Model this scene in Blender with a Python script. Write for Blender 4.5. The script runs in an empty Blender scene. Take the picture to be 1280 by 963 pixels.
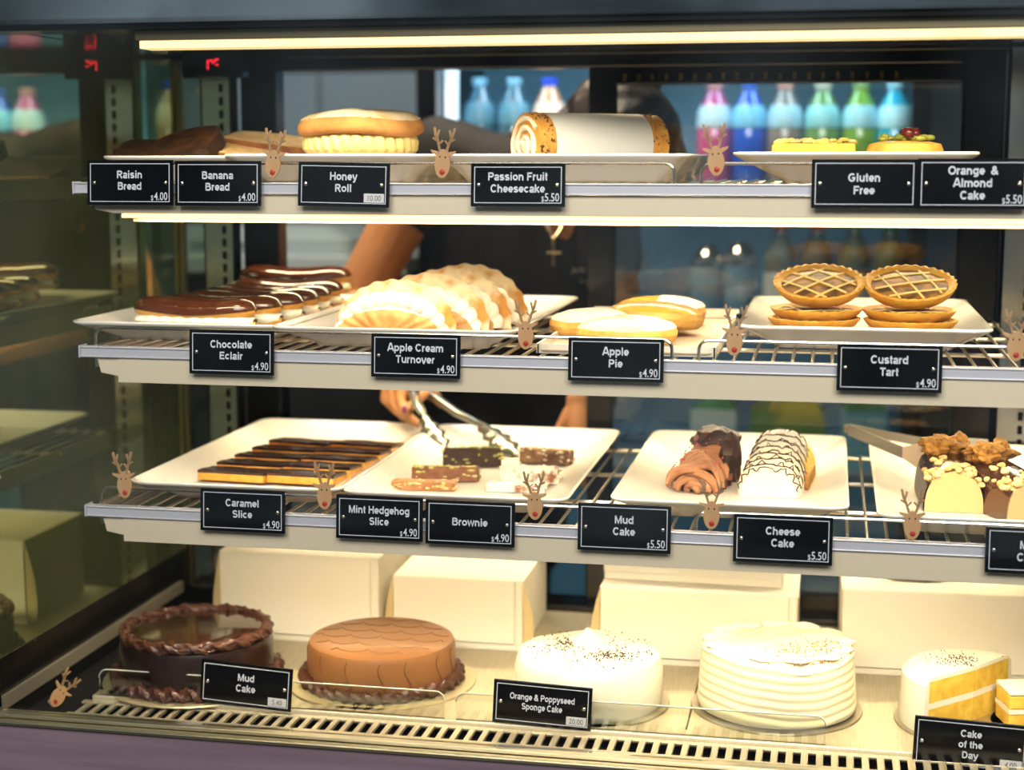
import bpy, bmesh, math, random
from math import sin, cos, pi, radians as rad
from mathutils import Vector, Matrix, noise as mnoise
from mathutils.bvhtree import BVHTree
random.seed(7)
scene = bpy.context.scene
COL = scene.collection
TAU = 2 * pi

# ------------------------------------------------------------------ camera (1280 x 963)
FPX, CX, CY = 2000.0, 640.0, 481.5
PHI = math.atan(281 / 2000); PSI = math.atan(402 / math.hypot(2000, 281))
CAM = Vector((0, 0, 1.25))
HD = Vector((-sin(PSI), cos(PSI), 0)); RT = Vector((cos(PSI), sin(PSI), 0)); ZU = Vector((0, 0, 1))
FW = HD * cos(PHI) - ZU * sin(PHI); UP = HD * sin(PHI) + ZU * cos(PHI)
def ray(x, y): return FW + RT * ((x - CX) / FPX) - UP * ((y - CY) / FPX)
def AT(x, y, Y):                       # the point of the place seen at photo pixel x,y at depth Y
    r = ray(x, y); return CAM + r * ((Y - CAM.y) / r.y)
def AZ(x, y, Z):                       # the same at height Z
    r = ray(x, y); return CAM + r * ((Z - CAM.z) / r.z)
cd = bpy.data.cameras.new('camera'); cam = bpy.data.objects.new('camera', cd); COL.objects.link(cam)
cd.sensor_width = 36; cd.sensor_fit = 'HORIZONTAL'; cd.lens = FPX / 1280 * 36
M = Matrix((RT, UP, -FW)).transposed().to_4x4(); M.translation = CAM; cam.matrix_world = M
cd.clip_start = .05; cd.clip_end = 50
cd.dof.use_dof = True; cd.dof.focus_distance = 2.0; cd.dof.aperture_fstop = 2.6
scene.camera = cam
vs = scene.view_settings
scene.display_settings.display_device = 'sRGB'
vs.view_transform = 'Standard'; vs.look = 'None'; vs.exposure = .05; vs.gamma = 1; vs.use_curve_mapping = False
scene.cycles.use_denoising = True
scene.cycles.max_bounces = 10; scene.cycles.transparent_max_bounces = 16
scene.cycles.caustics_reflective = False; scene.cycles.caustics_refractive = False
scene.cycles.sample_clamp_indirect = 4

# ------------------------------------------------------------------ materials
def lin(c):
    if isinstance(c, str): c = [int(c[i:i + 2], 16) / 255 for i in (0, 2, 4)]
    return tuple(v / 12.92 if v <= .04045 else ((v + .055) / 1.055) ** 2.4 for v in c) + (1,)
MATS = {}
def mat(name, col, rough=.5, metal=0, col2=None, nscale=40, contrast=(.35, .65), bump=0, bscale=None, emit=0, ecol=None,
        sss=0, coat=0, spec=.5, trans=0, stretch=None, ior=None, alpha=1):
    if name in MATS: return MATS[name]
    m = bpy.data.materials.new(name); m.use_nodes = True
    nt = m.node_tree; N = nt.nodes; L = nt.links; b = N['Principled BSDF']
    b.inputs['Base Color'].default_value = lin(col); b.inputs['Roughness'].default_value = rough
    b.inputs['Metallic'].default_value = metal; b.inputs['Specular IOR Level'].default_value = spec
    b.inputs['Coat Weight'].default_value = coat; b.inputs['Coat Roughness'].default_value = .08
    b.inputs['Transmission Weight'].default_value = trans; b.inputs['Alpha'].default_value = alpha
    if ior: b.inputs['IOR'].default_value = ior
    if sss:
        b.inputs['Subsurface Weight'].default_value = sss; b.inputs['Subsurface Radius'].default_value = (1, .6, .35)
        b.inputs['Subsurface Scale'].default_value = .006
    if emit:
        b.inputs['Emission Color'].default_value = lin(ecol or col); b.inputs['Emission Strength'].default_value = emit
    if col2 or bump:
        tc = N.new('ShaderNodeTexCoord'); mp = N.new('ShaderNodeMapping'); L.new(tc.outputs['Object'], mp.inputs['Vector'])
        if stretch: mp.inputs['Scale'].default_value = stretch
    if col2:
        nz = N.new('ShaderNodeTexNoise'); nz.inputs['Scale'].default_value = nscale; nz.inputs['Detail'].default_value = 5
        L.new(mp.outputs[0], nz.inputs['Vector'])
        r = N.new('ShaderNodeValToRGB'); r.color_ramp.elements[0].position = contrast[0]; r.color_ramp.elements[1].position = contrast[1]
        r.color_ramp.elements[0].color = lin(col); r.color_ramp.elements[1].color = lin(col2)
        L.new(nz.outputs['Fac'], r.inputs['Fac']); L.new(r.outputs['Color'], b.inputs['Base Color'])
    if bump:
        n2 = N.new('ShaderNodeTexNoise'); n2.inputs['Scale'].default_value = bscale or nscale; n2.inputs['Detail'].default_value = 4
        L.new(mp.outputs[0], n2.inputs['Vector'])
        bp = N.new('ShaderNodeBump'); bp.inputs['Strength'].default_value = bump; bp.inputs['Distance'].default_value = .004
        L.new(n2.outputs['Fac'], bp.inputs['Height']); L.new(bp.outputs['Normal'], b.inputs['Normal'])
    MATS[name] = m; return m
def glassmat(name, tint=(1, 1, 1), gloss=(1, 1, 1), ior=1.5, rough=0.0, boost=1.0):
    if name in MATS: return MATS[name]
    m = bpy.data.materials.new(name); m.use_nodes = True; nt = m.node_tree; N = nt.nodes; L = nt.links
    N.remove(N['Principled BSDF']); out = N['Material Output']
    t = N.new('ShaderNodeBsdfTransparent'); t.inputs[0].default_value = (*tint, 1)
    g = N.new('ShaderNodeBsdfGlossy'); g.inputs['Color'].default_value = (*gloss, 1); g.inputs['Roughness'].default_value = rough
    fr = N.new('ShaderNodeFresnel'); fr.inputs['IOR'].default_value = ior
    ml = N.new('ShaderNodeMath'); ml.operation = 'MULTIPLY'; ml.inputs[1].default_value = boost; ml.use_clamp = True
    L.new(fr.outputs[0], ml.inputs[0])
    mx = N.new('ShaderNodeMixShader'); L.new(ml.outputs[0], mx.inputs[0]); L.new(t.outputs[0], mx.inputs[1]); L.new(g.outputs[0], mx.inputs[2])
    L.new(mx.outputs[0], out.inputs['Surface']); MATS[name] = m; return m

WHITE = mat('glazed_white', 'f6f1e6', .12, coat=.4)
STEEL = mat('brushed_steel', 'c9c2b4', .32, 1, col2='aea798', nscale=30, stretch=(1, 30, 30))
STEELD = mat('deck_steel', 'f0e6cc', .42, .75, col2='e0d4b4', nscale=24, stretch=(30, 1, 30))
CHROME = mat('chrome', 'd8d4cc', .16, 1)
WIREM = mat('plated_wire', 'd9d2c2', .28, 1)
ALU = mat('rail_white', 'd6d5dc', .35, .2)
HOUS = mat('light_housing_white', 'eadbbd', .42)
BLACK = mat('black_frame', '060606', .2, spec=.3)
BLACKG = mat('black_gloss', '0a0a0c', .08, coat=.3)
DARK = mat('dark_void', '060606', .8)
SIGN = mat('sign_black', '06070b', .14, spec=.35)
INK = mat('sign_ink', 'e3e6ee', .5)
PAPER = mat('sticker_paper', 'e4e2dc', .6)
GREYINK = mat('grey_ink', '55575c', .6)
WOOD = mat('peg_wood', 'd4a878', .6, col2='c3925f', nscale=60, stretch=(1, 1, .15), bump=.1)
RED = mat('nose_red', 'c0301f', .45)
CARD = mat('white_card', 'fbf4e4', .6, bump=.04, bscale=30)
CARDIN = mat('card_fold', 'e6cf9a', .7)
CREAM = mat('whipped_cream', 'fbf2dc', .45, sss=.12, bump=.08, bscale=90)
ICING = mat('white_icing', 'fbf3dc', .4, sss=.1, bump=.05, bscale=60)
GOLD = mat('golden_pastry', 'd99a3c', .55, col2='edbd62', nscale=45, bump=.25, bscale=120)
PALEP = mat('pale_pastry', 'c9975a', .6, col2='a9733a', nscale=50, bump=.25, bscale=140)
DUST = mat('sugar_dusted', 'efdcb4', .75, col2='c98d3c', nscale=30, contrast=(.44, .62), bump=.25, bscale=130)
CHOC = mat('dark_chocolate', '44210f', .16, coat=.5, bump=.05, bscale=40)
CHOCM = mat('milk_chocolate', '5a3120', .3, bump=.12, bscale=80)
CHOCP = mat('piped_chocolate', '4b2a1e', .32, bump=.1, bscale=160)

# ------------------------------------------------------------------ mesh builder
class MB:
    def __init__(s): s.v = []; s.f = []; s.m = []; s.s = []
    def add(s, vs_, fs, mi=0, smooth=True, M=None):
        o = len(s.v); s.v += [(M @ Vector(v)) if M else Vector(v) for v in vs_]
        for f in fs: s.f.append([i + o for i in f]); s.m.append(mi); s.s.append(smooth)
        return s
    def box(s, x0, x1, y0, y1, z0, z1, mi=0, M=None):
        v = [(x, y, z) for z in (z0, z1) for y in (y0, y1) for x in (x0, x1)]
        return s.add(v, [(0, 2, 3, 1), (4, 5, 7, 6), (0, 1, 5, 4), (2, 6, 7, 3), (0, 4, 6, 2), (1, 3, 7, 5)], mi, False, M)
    def tube(s, pts, r, n=8, closed=False, mi=0, M=None, flat=1.0):
        P = [Vector(p) for p in pts]; k = len(P); R = r if isinstance(r, (list, tuple)) else [r] * k
        V = []; F = []; ref = None
        for i in range(k):
            a = P[i - 1] if (i or closed) else P[i]; b = P[(i + 1) % k] if (i < k - 1 or closed) else P[i]
            t = (b - a).normalized()
            if ref is None:
                ref = Vector((0, 0, 1)) if abs(t.z) < .9 else Vector((0, 1, 0))
            x = t.cross(ref)
            if x.length < 1e-5: x = t.orthogonal()
            x.normalize(); y = x.cross(t).normalized(); ref = y
            for j in range(n):
                q = TAU * j / n; V.append(P[i] + x * (R[i] * cos(q)) + y * (R[i] * sin(q) * flat))
        for i in range(k if closed else k - 1):
            for j in range(n):
                a = i * n + j; b = i * n + (j + 1) % n; c = ((i + 1) % k) * n + (j + 1) % n; d = ((i + 1) % k) * n + j
                F.append((a, b, c, d))
        if not closed: F.append(tuple(range(n))[::-1]); F.append(tuple(range((k - 1) * n, k * n)))
        return s.add(V, F, mi, True, M)
    def surf(s, f, nu, nv, cu=False, cv=False, mi=0, M=None, capv=False):
        V = [f(i / (nu if cu else nu - 1), j / (nv if cv else nv - 1)) for j in range(nv) for i in range(nu)]; F = []
        for j in range(nv if cv else nv - 1):
            for i in range(nu if cu else nu - 1):
                F.append((j * nu + i, j * nu + (i + 1) % nu, ((j + 1) % nv) * nu + (i + 1) % nu, ((j + 1) % nv) * nu + i))
        if capv: F.append(tuple(range(nu))[::-1]); F.append(tuple(range((nv - 1) * nu, nv * nu)))
        return s.add(V, F, mi, True, M)
    def lathe(s, prof, n=64, a0=0, a1=TAU, mi=0, M=None, wob=None):
        full = abs(a1 - a0 - TAU) < 1e-6; k = len(prof); V = []; F = []; m = n if full else n + 1
        for i in range(m):
            a = a0 + (a1 - a0) * i / n
            for (r, z) in prof:
                if wob: r, z = wob(a, r, z)
                V.append((r * cos(a), r * sin(a), z))
        for i in range(n):
            for j in range(k - 1):
                a = i * k + j; b = ((i + 1) % m) * k + j
                F.append((a, b, b + 1, a + 1))
        s.add(V, F, mi, True, M)
        return s
    def ell(s, c, r, nu=16, nv=10, mi=0, M=None, wob=0):
        c = Vector(c); r = (r, r, r) if not isinstance(r, (tuple, list)) else r
        def f(u, v):
            a = TAU * u; b = pi * (v - .5) * .999
            d = Vector((cos(a) * cos(b) * r[0], sin(a) * cos(b) * r[1], sin(b) * r[2]))
            if wob: d *= 1 + wob * (mnoise.noise((c + d) * 90) + (.5 * mnoise.noise((c + d) * 260) if nu > 30 else 0))
            return c + d
        return s.surf(f, nu, nv, cu=True, mi=mi, M=M, capv=True)
    def prism(s, pts, y0, y1, mi=0, M=None, smooth=False):       # outline in x,z pushed along y
        n = len(pts); V = [(x, y0, z) for x, z in pts] + [(x, y1, z) for x, z in pts]
        F = [tuple(range(n)), tuple(range(n, 2 * n))[::-1]] + [(i, i + n, (i + 1) % n + n, (i + 1) % n) for i in range(n)]
        return s.add(V, F, mi, smooth, M)
    def prismz(s, pts, z0, z1, mi=0, M=None):                    # outline in x,y pushed along z
        n = len(pts); V = [(x, y, z0) for x, y in pts] + [(x, y, z1) for x, y in pts]
        F = [tuple(range(n))[::-1], tuple(range(n, 2 * n))] + [(i, (i + 1) % n, (i + 1) % n + n, i + n) for i in range(n)]
        return s.add(V, F, mi, False, M)
    def loft(s, rings, mi=0, cap0=True, cap1=True, M=None, smooth=True):
        n = len(rings[0]); V = [p for r in rings for p in r]; F = []
        for k in range(len(rings) - 1):
            for i in range(n): F.append((k * n + i, k * n + (i + 1) % n, (k + 1) * n + (i + 1) % n, (k + 1) * n + i))
        if cap0: F.append(tuple(range(n))[::-1])
        if cap1: F.append(tuple(range((len(rings) - 1) * n, len(rings) * n)))
        return s.add(V, F, mi, smooth, M)
    def build(s, name, mats, parent=None, loc=None, rot=None, bevel=0, seg=2, remesh=0, smooth=0, subd=0, edge=40):
        me = bpy.data.meshes.new(name); me.from_pydata([tuple(v) for v in s.v], [], s.f)
        mats = mats if isinstance(mats, (list, tuple)) else [mats]
        for m in mats: me.materials.append(m)
        me.polygons.foreach_set('material_index', s.m); me.polygons.foreach_set('use_smooth', s.s)
        bm = bmesh.new(); bm.from_mesh(me); bmesh.ops.remove_doubles(bm, verts=bm.verts, dist=1e-6)
        bmesh.ops.recalc_face_normals(bm, faces=bm.faces)
        for e in bm.edges:
            if len(e.link_faces) == 2 and e.calc_face_angle(0) > rad(edge): e.smooth = False
        bm.to_mesh(me); bm.free()
        o = bpy.data.objects.new(name, me); COL.objects.link(o)
        if parent: o.parent = parent
        if loc is not None: o.location = loc
        if rot is not None: o.rotation_euler = rot
        if remesh:
            md = o.modifiers.new('r', 'REMESH'); md.mode = 'VOXEL'; md.voxel_size = remesh; md.use_smooth_shade = True
            if smooth:
                ms = o.modifiers.new('s', 'SMOOTH'); ms.iterations = smooth; ms.factor = .5
            dg = bpy.context.evaluated_depsgraph_get(); nm = bpy.data.meshes.new_from_object(o.evaluated_get(dg))
            o.modifiers.clear(); o.data = nm
            if not nm.materials: nm.materials.append(mats[0])
            for p in nm.polygons: p.use_smooth = True
        if bevel:
            md = o.modifiers.new('b', 'BEVEL'); md.width = bevel; md.segments = seg; md.limit_method = 'ANGLE'; md.angle_limit = rad(35)
        if subd:
            md = o.modifiers.new('d', 'SUBSURF'); md.levels = subd; md.render_levels = subd
        return o

def tag(o, label, cat, group=None):
    o['label'] = label; o['category'] = cat
    if group: o['group'] = group
    return o
def thing(name, label, cat, loc=(0, 0, 0), rot=(0, 0, 0), group=None):
    o = bpy.data.objects.new(name, None); COL.objects.link(o); o.location = loc; o.rotation_euler = rot
    o.empty_display_size = .02
    return tag(o, label, cat, group)
def dup(root, loc, rot, label, group=None, scale=None):
    r = root.copy(); COL.objects.link(r); r.location = loc; r.rotation_euler = rot; r['label'] = label
    if scale: r.scale = scale
    if group: r['group'] = group
    for ch in list(root.children):
        c = ch.copy(); COL.objects.link(c); c.parent = r
        for g in ch.children:
            d = g.copy(); COL.objects.link(d); d.parent = c
    return r
def struct(o): o['kind'] = 'structure'; return o
def rr(w, d, r, z, n=6, cx=0, cy=0):                             # rounded rectangle ring
    P = []
    for (sx, sy, a0) in ((1, 1, 0), (-1, 1, 90), (-1, -1, 180), (1, -1, 270)):
        for i in range(n + 1):
            a = rad(a0 + 90 * i / n); P.append((cx + sx * (w / 2 - r) + r * cos(a), cy + sy * (d / 2 - r) + r * sin(a), z))
    return P
def Rz(a): return Matrix.Rotation(a, 4, 'Z')
def Rx(a): return Matrix.Rotation(a, 4, 'X')
def Ry(a): return Matrix.Rotation(a, 4, 'Y')
def Tr(*a): return Matrix.Translation(Vector(a))

CAPH = .73
# lettering: flat text turned into mesh in the x,z plane, facing -y
def text_geo(s, cap, xs=.86, bold=.02, align='CENTER', th=.0004):
    cu = bpy.data.curves.new('t', 'FONT'); cu.body = s; cu.size = 1; cu.align_x = align; cu.offset = bold; cu.extrude = 0; cu.resolution_u = 3
    o = bpy.data.objects.new('t', cu); COL.objects.link(o)
    dg = bpy.context.evaluated_depsgraph_get(); me = bpy.data.meshes.new_from_object(o.evaluated_get(dg))
    k = cap / CAPH
    V = [(v.co.x * k * xs, 0, v.co.y * k) for v in me.vertices]; F = [tuple(p.vertices) for p in me.polygons]
    bpy.data.objects.remove(o); bpy.data.curves.remove(cu); bpy.data.meshes.remove(me)
    return V, F

# block capitals and small letters drawn as bold strokes (sign titles)
SW = .2; SH_ = SW / 2; XH = .74
def arc(cx, cy, rx, ry, a0, a1, n=12): return [(cx + rx * cos(rad(a0 + (a1 - a0) * i / n)), cy + ry * sin(rad(a0 + (a1 - a0) * i / n))) for i in range(n + 1)]
def bowl(l, r, b_=SH_, t_=XH - SH_): return arc((l + r) / 2, (b_ + t_) / 2, (r - l) / 2, (t_ - b_) / 2, 0, 360, 24)
T_, B_0, XM = 1 - SH_, SH_, XH - SH_
GL = {
 'A': (1.0, [[(.06, 0), (.43, 1 - .02), (.57, 1 - .02), (.94, 0)], [(.2, .30), (.8, .30)]]),
 'B': (1.0, [[(.17, 0), (.17, 1)], [(.1, T_), (.5, T_)] + arc(.52, .735, .25, T_ - .735, 90, -90) + [(.2, .535)], [(.2, .535), (.55, .535)] + arc(.56, .31, .29, .225, 90, -90) + [(.1, SH_)]]),
 'C': (1.0, [arc(.52, .5, .38, .41, 42, 318, 20)]),
 'D': (1.0, [[(.17, 0), (.17, 1)], [(.1, T_), (.42, T_)] + arc(.45, .5, .38, T_ - .5, 90, -90, 16) + [(.1, SH_)]]),
 'E': (.93, [[(.17, 0), (.17, 1)], [(.1, T_), (.82, T_)], [(.1, .52), (.76, .52)], [(.1, SH_), (.85, SH_)]]),
 'F': (.85, [[(.17, 0), (.17, 1)], [(.1, T_), (.8, T_)], [(.1, .5), (.7, .5)]]),
 'G': (1.09, [arc(.53, .5, .40, .41, 45, 330, 20) + [(.89, .45), (.55, .45)]]),
 'H': (1.0, [[(.17, 0), (.17, 1)], [(.83, 0), (.83, 1)], [(.17, .53), (.83, .53)]]),
 'M': (1.16, [[(.16, 0), (.16, 1)], [(1.0, 0), (1.0, 1)], [(.2, .97), (.58, .06), (.96, .97)]]),
 'O': (1.09, [arc(.545, .5, .42, .41, 0, 360, 28)]),
 'P': (.93, [[(.17, 0), (.17, 1)], [(.1, T_), (.5, T_)] + arc(.53, .68, .27, T_ - .68, 90, -90) + [(.2, .45)]]),
 'R': (1.0, [[(.17, 0), (.17, 1)], [(.1, T_), (.52, T_)] + arc(.55, .70, .27, T_ - .70, 90, -90) + [(.2, .49)], [(.5, .47), (.88, 0)]]),
 'S': (.93, [arc(.46, .71, .30, .20, 25, 270, 14) + arc(.47, .30, .33, .21, 90, -155, 14)]),
 'T': (.85, [[(.425, 0), (.425, 1)], [(.04, T_), (.81, T_)]]),
 '&': (1.0, [[(.92, .02), (.30, .62)] + arc(.45, .75, .19, .16, 215, -35, 14) + [(.25, .42)] + arc(.40, .27, .28, .185, 140, 300, 12) + [(.74, .30), (.82, .48)]]),
 'a': (.776, [arc(.38, .47, .27, .18, 160, 20, 8) + [(.62, .40), (.62, .12), (.68, 0)], arc(.36, .205, .24, .125, 70, 330, 16) + [(.60, .24), (.60, .36), (.36, .33)]]),
 'b': (.853, [[(.16, 0), (.16, 1)], bowl(.16, .72)]),
 'c': (.776, [arc(.40, XH / 2, .28, XH / 2 - SH_, 45, 315, 16)]),
 'd': (.853, [[(.69, 0), (.69, 1)], bowl(.13, .69)]),
 'e': (.776, [[(.13, .355), (.66, .355)] + arc(.395, XH / 2, .27, XH / 2 - SH_, 0, 318, 20)]),
 'f': (.465, [[(.24, 0), (.24, .78)] + arc(.40, .76, .16, .15, 180, 85, 8), [(.03, .65), (.44, .65)]]),
 'g': (.853, [bowl(.13, .69), [(.69, XH), (.69, .02)] + arc(.42, -.02, .27, .16, 0, -150, 12)]),
 'h': (.853, [[(.16, 0), (.16, 1)], arc(.42, XM - .24, .25, .24, 175, 0, 12) + [(.67, 0)]]),
 'i': (.39, [[(.195, 0), (.195, XH)], [(.195, .84), (.195, 1)]]),
 'k': (.776, [[(.16, 0), (.16, 1)], [(.18, .28), (.64, .73)], [(.32, .42), (.68, 0)]]),
 'l': (.39, [[(.195, 0), (.195, 1)]]),
 'm': (1.24, [[(.15, 0), (.15, XH)], arc(.385, XM - .2, .235, .2, 170, 0, 10) + [(.62, 0)], arc(.855, XM - .2, .235, .2, 170, 0, 10) + [(1.09, 0)]]),
 'n': (.853, [[(.16, 0), (.16, XH)], arc(.42, XM - .24, .25, .24, 170, 0, 12) + [(.67, 0)]]),
 'o': (.853, [bowl(.13, .72)]),
 'p': (.853, [[(.16, -.27), (.16, XH)], bowl(.16, .72)]),
 'r': (.543, [[(.16, 0), (.16, XH)], arc(.42, XM - .25, .25, .25, 165, 80, 8)]),
 's': (.776, [arc(.38, .525, .24, .125, 20, 265, 12) + arc(.385, .225, .26, .135, 85, -160, 12)]),
 't': (.465, [[(.22, .95), (.22, .22)] + arc(.35, .2, .13, .11, 180, 280, 6), [(.03, .65), (.42, .65)]]),
 'u': (.853, [[(.69, 0), (.69, XH)], [(.17, XH), (.17, .32)] + arc(.42, .32, .25, .23, 180, 350, 12)]),
 'v': (.776, [[(.07, XH), (.36, .02), (.42, .02), (.71, XH)]]),
 'w': (1.09, [[(.07, XH), (.30, .03), (.545, .70), (.79, .03), (1.02, XH)]]),
 'y': (.776, [[(.07, XH), (.39, .06)], [(.71, XH), (.36, -.15), (.12, -.19)]]),
}
def ribbon(P, w):
    n = len(P); closed = n > 3 and math.dist(P[0], P[-1]) < 1e-5
    if closed: P = P[:-1]; n -= 1
    Lf, Rt = [], []
    for i in range(n):
        a = Vector(P[(i - 1) % n] if (closed or i) else P[0]); p = Vector(P[i]); c = Vector(P[(i + 1) % n] if (closed or i < n - 1) else P[-1])
        d1 = (p - a); d2 = (c - p); d1 = d2 if d1.length < 1e-9 else d1; d2 = d1 if d2.length < 1e-9 else d2
        n1 = Vector((-d1.y, d1.x)).normalized(); n2 = Vector((-d2.y, d2.x)).normalized(); m = (n1 + n2)
        if m.length < .2: m = n1
        m.normalize(); k = min(1.6, 1 / max(.4, m.dot(n1))); o = m * (w / 2 * k); Lf.append(p + o); Rt.append(p - o)
    V = Lf + Rt; F = [(i, (i + 1) % n, n + (i + 1) % n, n + i) for i in range(n if closed else n - 1)]
    return V, F
def bold_geo(s, cap, xs=.87, align='CENTER', sp=.0):
    x = 0; V = []; F = []
    for ch in s:
        if ch not in GL: x += .39 if ch == ' ' else .5; continue
        adv, st = GL[ch]
        for P in st:
            v, f = ribbon(P, SW); o = len(V); V += [(q.x + x, 0, q.y) for q in v]; F += [tuple(i + o for i in g) for g in f]
        x += adv + sp
    off = -x / 2 if align == 'CENTER' else 0
    return [((v[0] + off) * cap * xs, 0, v[2] * cap) for v in V], F

_V, _F = text_geo('H', 1, 1, 0); CAPH = .73 * (max(v[2] for v in _V) - min(v[2] for v in _V))
# ================================================================== SETTING (shop behind and below)
fl = struct(MB().box(-4, 4, -1.5, 5, -.05, 0).build('floor', mat('floor_tile', '3a3532', .4, col2='2c2826', nscale=6)))
wb = struct(MB().box(-4, 4, 4.6, 4.7, 0, 3).build('wall_back', mat('back_wall', '26323a', .7, col2='1d272e', nscale=3)))
cl = struct(MB().box(-4, 4, 1.7, 4.7, 2.7, 2.8).build('ceiling', mat('ceil', '17191b', .8, bump=.02)))

SHZ = [1.222, 1.0125, .803]            # wire level of the three shelves
YF = 1.90                              # plane of the shelf fronts
XL, XR = -1.055, .335                  # side panes
YB = 2.5                               # sliding doors
DECK = .53

# ------------------------------------------------------------------ the display case
case = thing('display_case', 'glass fronted refrigerated cake display case with purple brown base', 'display case', (0, 0, 0))
b = MB(); b.box(-1.6, .9, 1.812, 2.6, .0, .4555); b.box(-1.6, .9, 1.812, 1.843, .4555, .5305)
b.build('base_panel', mat('plum_panel', '7c6972', .4, col2='6c5a63', nscale=12, stretch=(.3, 1, 6), bump=.03), case)
# frame that holds the front glass
b = MB(); b.box(-1.075, .9, 1.822, 1.842, .5365, .5415); b.box(-1.075, .9, 1.808, 1.846, .531, .536)
b.build('front_frame', mat('frame_steel', 'd9cfb4', .3, 1, col2='c4b998', nscale=20, stretch=(.4, 10, 10)), case, bevel=.001)
b = MB(); b.box(-1.0725, -1.0475, 1.824, 1.846, .5418, 1.46); post = b.build('corner_post', BLACKG, case, bevel=.002)
b = MB(); b.box(-1.0765, -1.0727, 1.820, 1.846, .5345, 1.46); b.build('post_trim', mat('trim_alu', 'b8b09a', .35, 1), case)
b = MB(); b.box(-1.0475, .9, 1.832, 1.837, .5418, 1.46); b.build('front_glass', glassmat('front_glass', (.985, .99, .985), boost=.55), case)
# side panes: green tinted, mirror-like
def sidemat(name, tint, base, k):
    m = bpy.data.materials.new(name); m.use_nodes = True; nt = m.node_tree; N = nt.nodes; L = nt.links
    bs = N['Principled BSDF']; bs.inputs['Base Color'].default_value = lin(base); bs.inputs['Roughness'].default_value = .6
    g = N.new('ShaderNodeBsdfGlossy'); g.inputs['Color'].default_value = (*tint, 1); g.inputs['Roughness'].default_value = .02
    mx = N.new('ShaderNodeMixShader'); mx.inputs[0].default_value = k
    L.new(bs.outputs[0], mx.inputs[1]); L.new(g.outputs[0], mx.inputs[2]); L.new(mx.outputs[0], N['Material Output'].inputs['Surface']); return m
b = MB(); b.box(XL - .006, XL, 1.846, YB + .02, .5, 1.45)
b.build('side_panel', sidemat('side_mirror_green', (.74, .82, .5), '6f7a52', .62), case)
b = MB(); b.box(XR, XR + .006, 1.846, YB + .02, .5, 1.45)
b.build('side_panel', sidemat('side_mirror_warm', (.75, .66, .45), '16120c', .6), case)
b = MB(); b.box(XL, XL + .0004, 1.85, YB, DECK - .02, DECK + .072); b.build('side_skirt', mat('skirt_dark', '16140f', .25), case)
b = MB(); b.box(XL + .0005, XL + .006, 1.85, 2.45, DECK + .004, DECK + .022)
b.build('side_ledge', mat('ledge_steel', 'd2c8ae', .45, .6), case)
# deck: brushed steel plates, then a slotted vent strip along the glass
b = MB()
xs = [-.965, -.62, -.165, .335]
for a, c in zip(xs[:-1], xs[1:]):
    b.box(a + .0008, c - .0008, 1.962, 2.47, DECK - .012, DECK)
b.build('deck', STEELD, case, bevel=.0015)
b = MB(); b.box(-.965, XR, 1.9345, 1.9605, DECK - .012, DECK + .003); b.build('deck_lip', STEELD, case, bevel=.002)
b = MB(); b.box(XL, XR, 1.846, 2.47, DECK - .07, DECK - .06); b.box(XL, -.967, 1.846, 2.47, DECK - .06, DECK - .02)
b.build('air_trough', DARK, case)
b = MB(); sx = -.962
b.box(-.975, XR, 1.847, 1.884, DECK - .006, DECK - .003); b.box(-.975, XR, 1.924, 1.934, DECK - .006, DECK - .003)
while sx < XR - .02:
    b.box(sx - .004, sx + .004, 1.884, 1.924, DECK - .006, DECK - .003); b.box(sx + .0035, sx + .0048, 1.884, 1.924, DECK - .006, DECK - .001); sx += .0182
b.build('vent_strip', STEELD, case, bevel=.0012)
# hood over the front: light bar, gasket, dark glossy fascia
b = MB(); b.box(-.85, .9, 1.885, 1.925, 1.3965, 1.409); b.box(-.85, .9, 1.9245, 1.927, 1.3862, 1.3965); b.build('light_bar', mat('bar_alu', '6f664e', .35, .8), case, bevel=.001)
b = MB(); b.box(-.845, .9, 1.887, 1.923, 1.3865, 1.3963)
b.build('lamp_diffuser', mat('lamp_cream', 'ffe6b0', .5, col2='e0a040', nscale=7, contrast=(.58, .8), emit=.85, ecol='ffe2a2'), case, bevel=.001)
b = MB(); b.box(-1.05, .9, 1.87, 1.93, 1.4092, 1.416); b.build('gasket', BLACK, case)
b = MB(); b.add([(-1.05, 1.862, 1.416), (.9, 1.862, 1.416), (.9, 1.90, 1.50), (-1.05, 1.90, 1.50), (-1.05, 2.6, 1.416), (.9, 2.6, 1.416), (.9, 2.6, 1.50), (-1.05, 2.6, 1.50)],
      [(0, 1, 2, 3), (4, 7, 6, 5), (0, 4, 5, 1), (3, 2, 6, 7), (0, 3, 7, 4), (1, 5, 6, 2)], 0, False)
b.build('hood', mat('hood_gloss', 'c2c9cd', .1, 1, col2='5a636c', nscale=2.2, contrast=(.42, .6)), case)  # patchy tint imitates uneven street reflections
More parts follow.
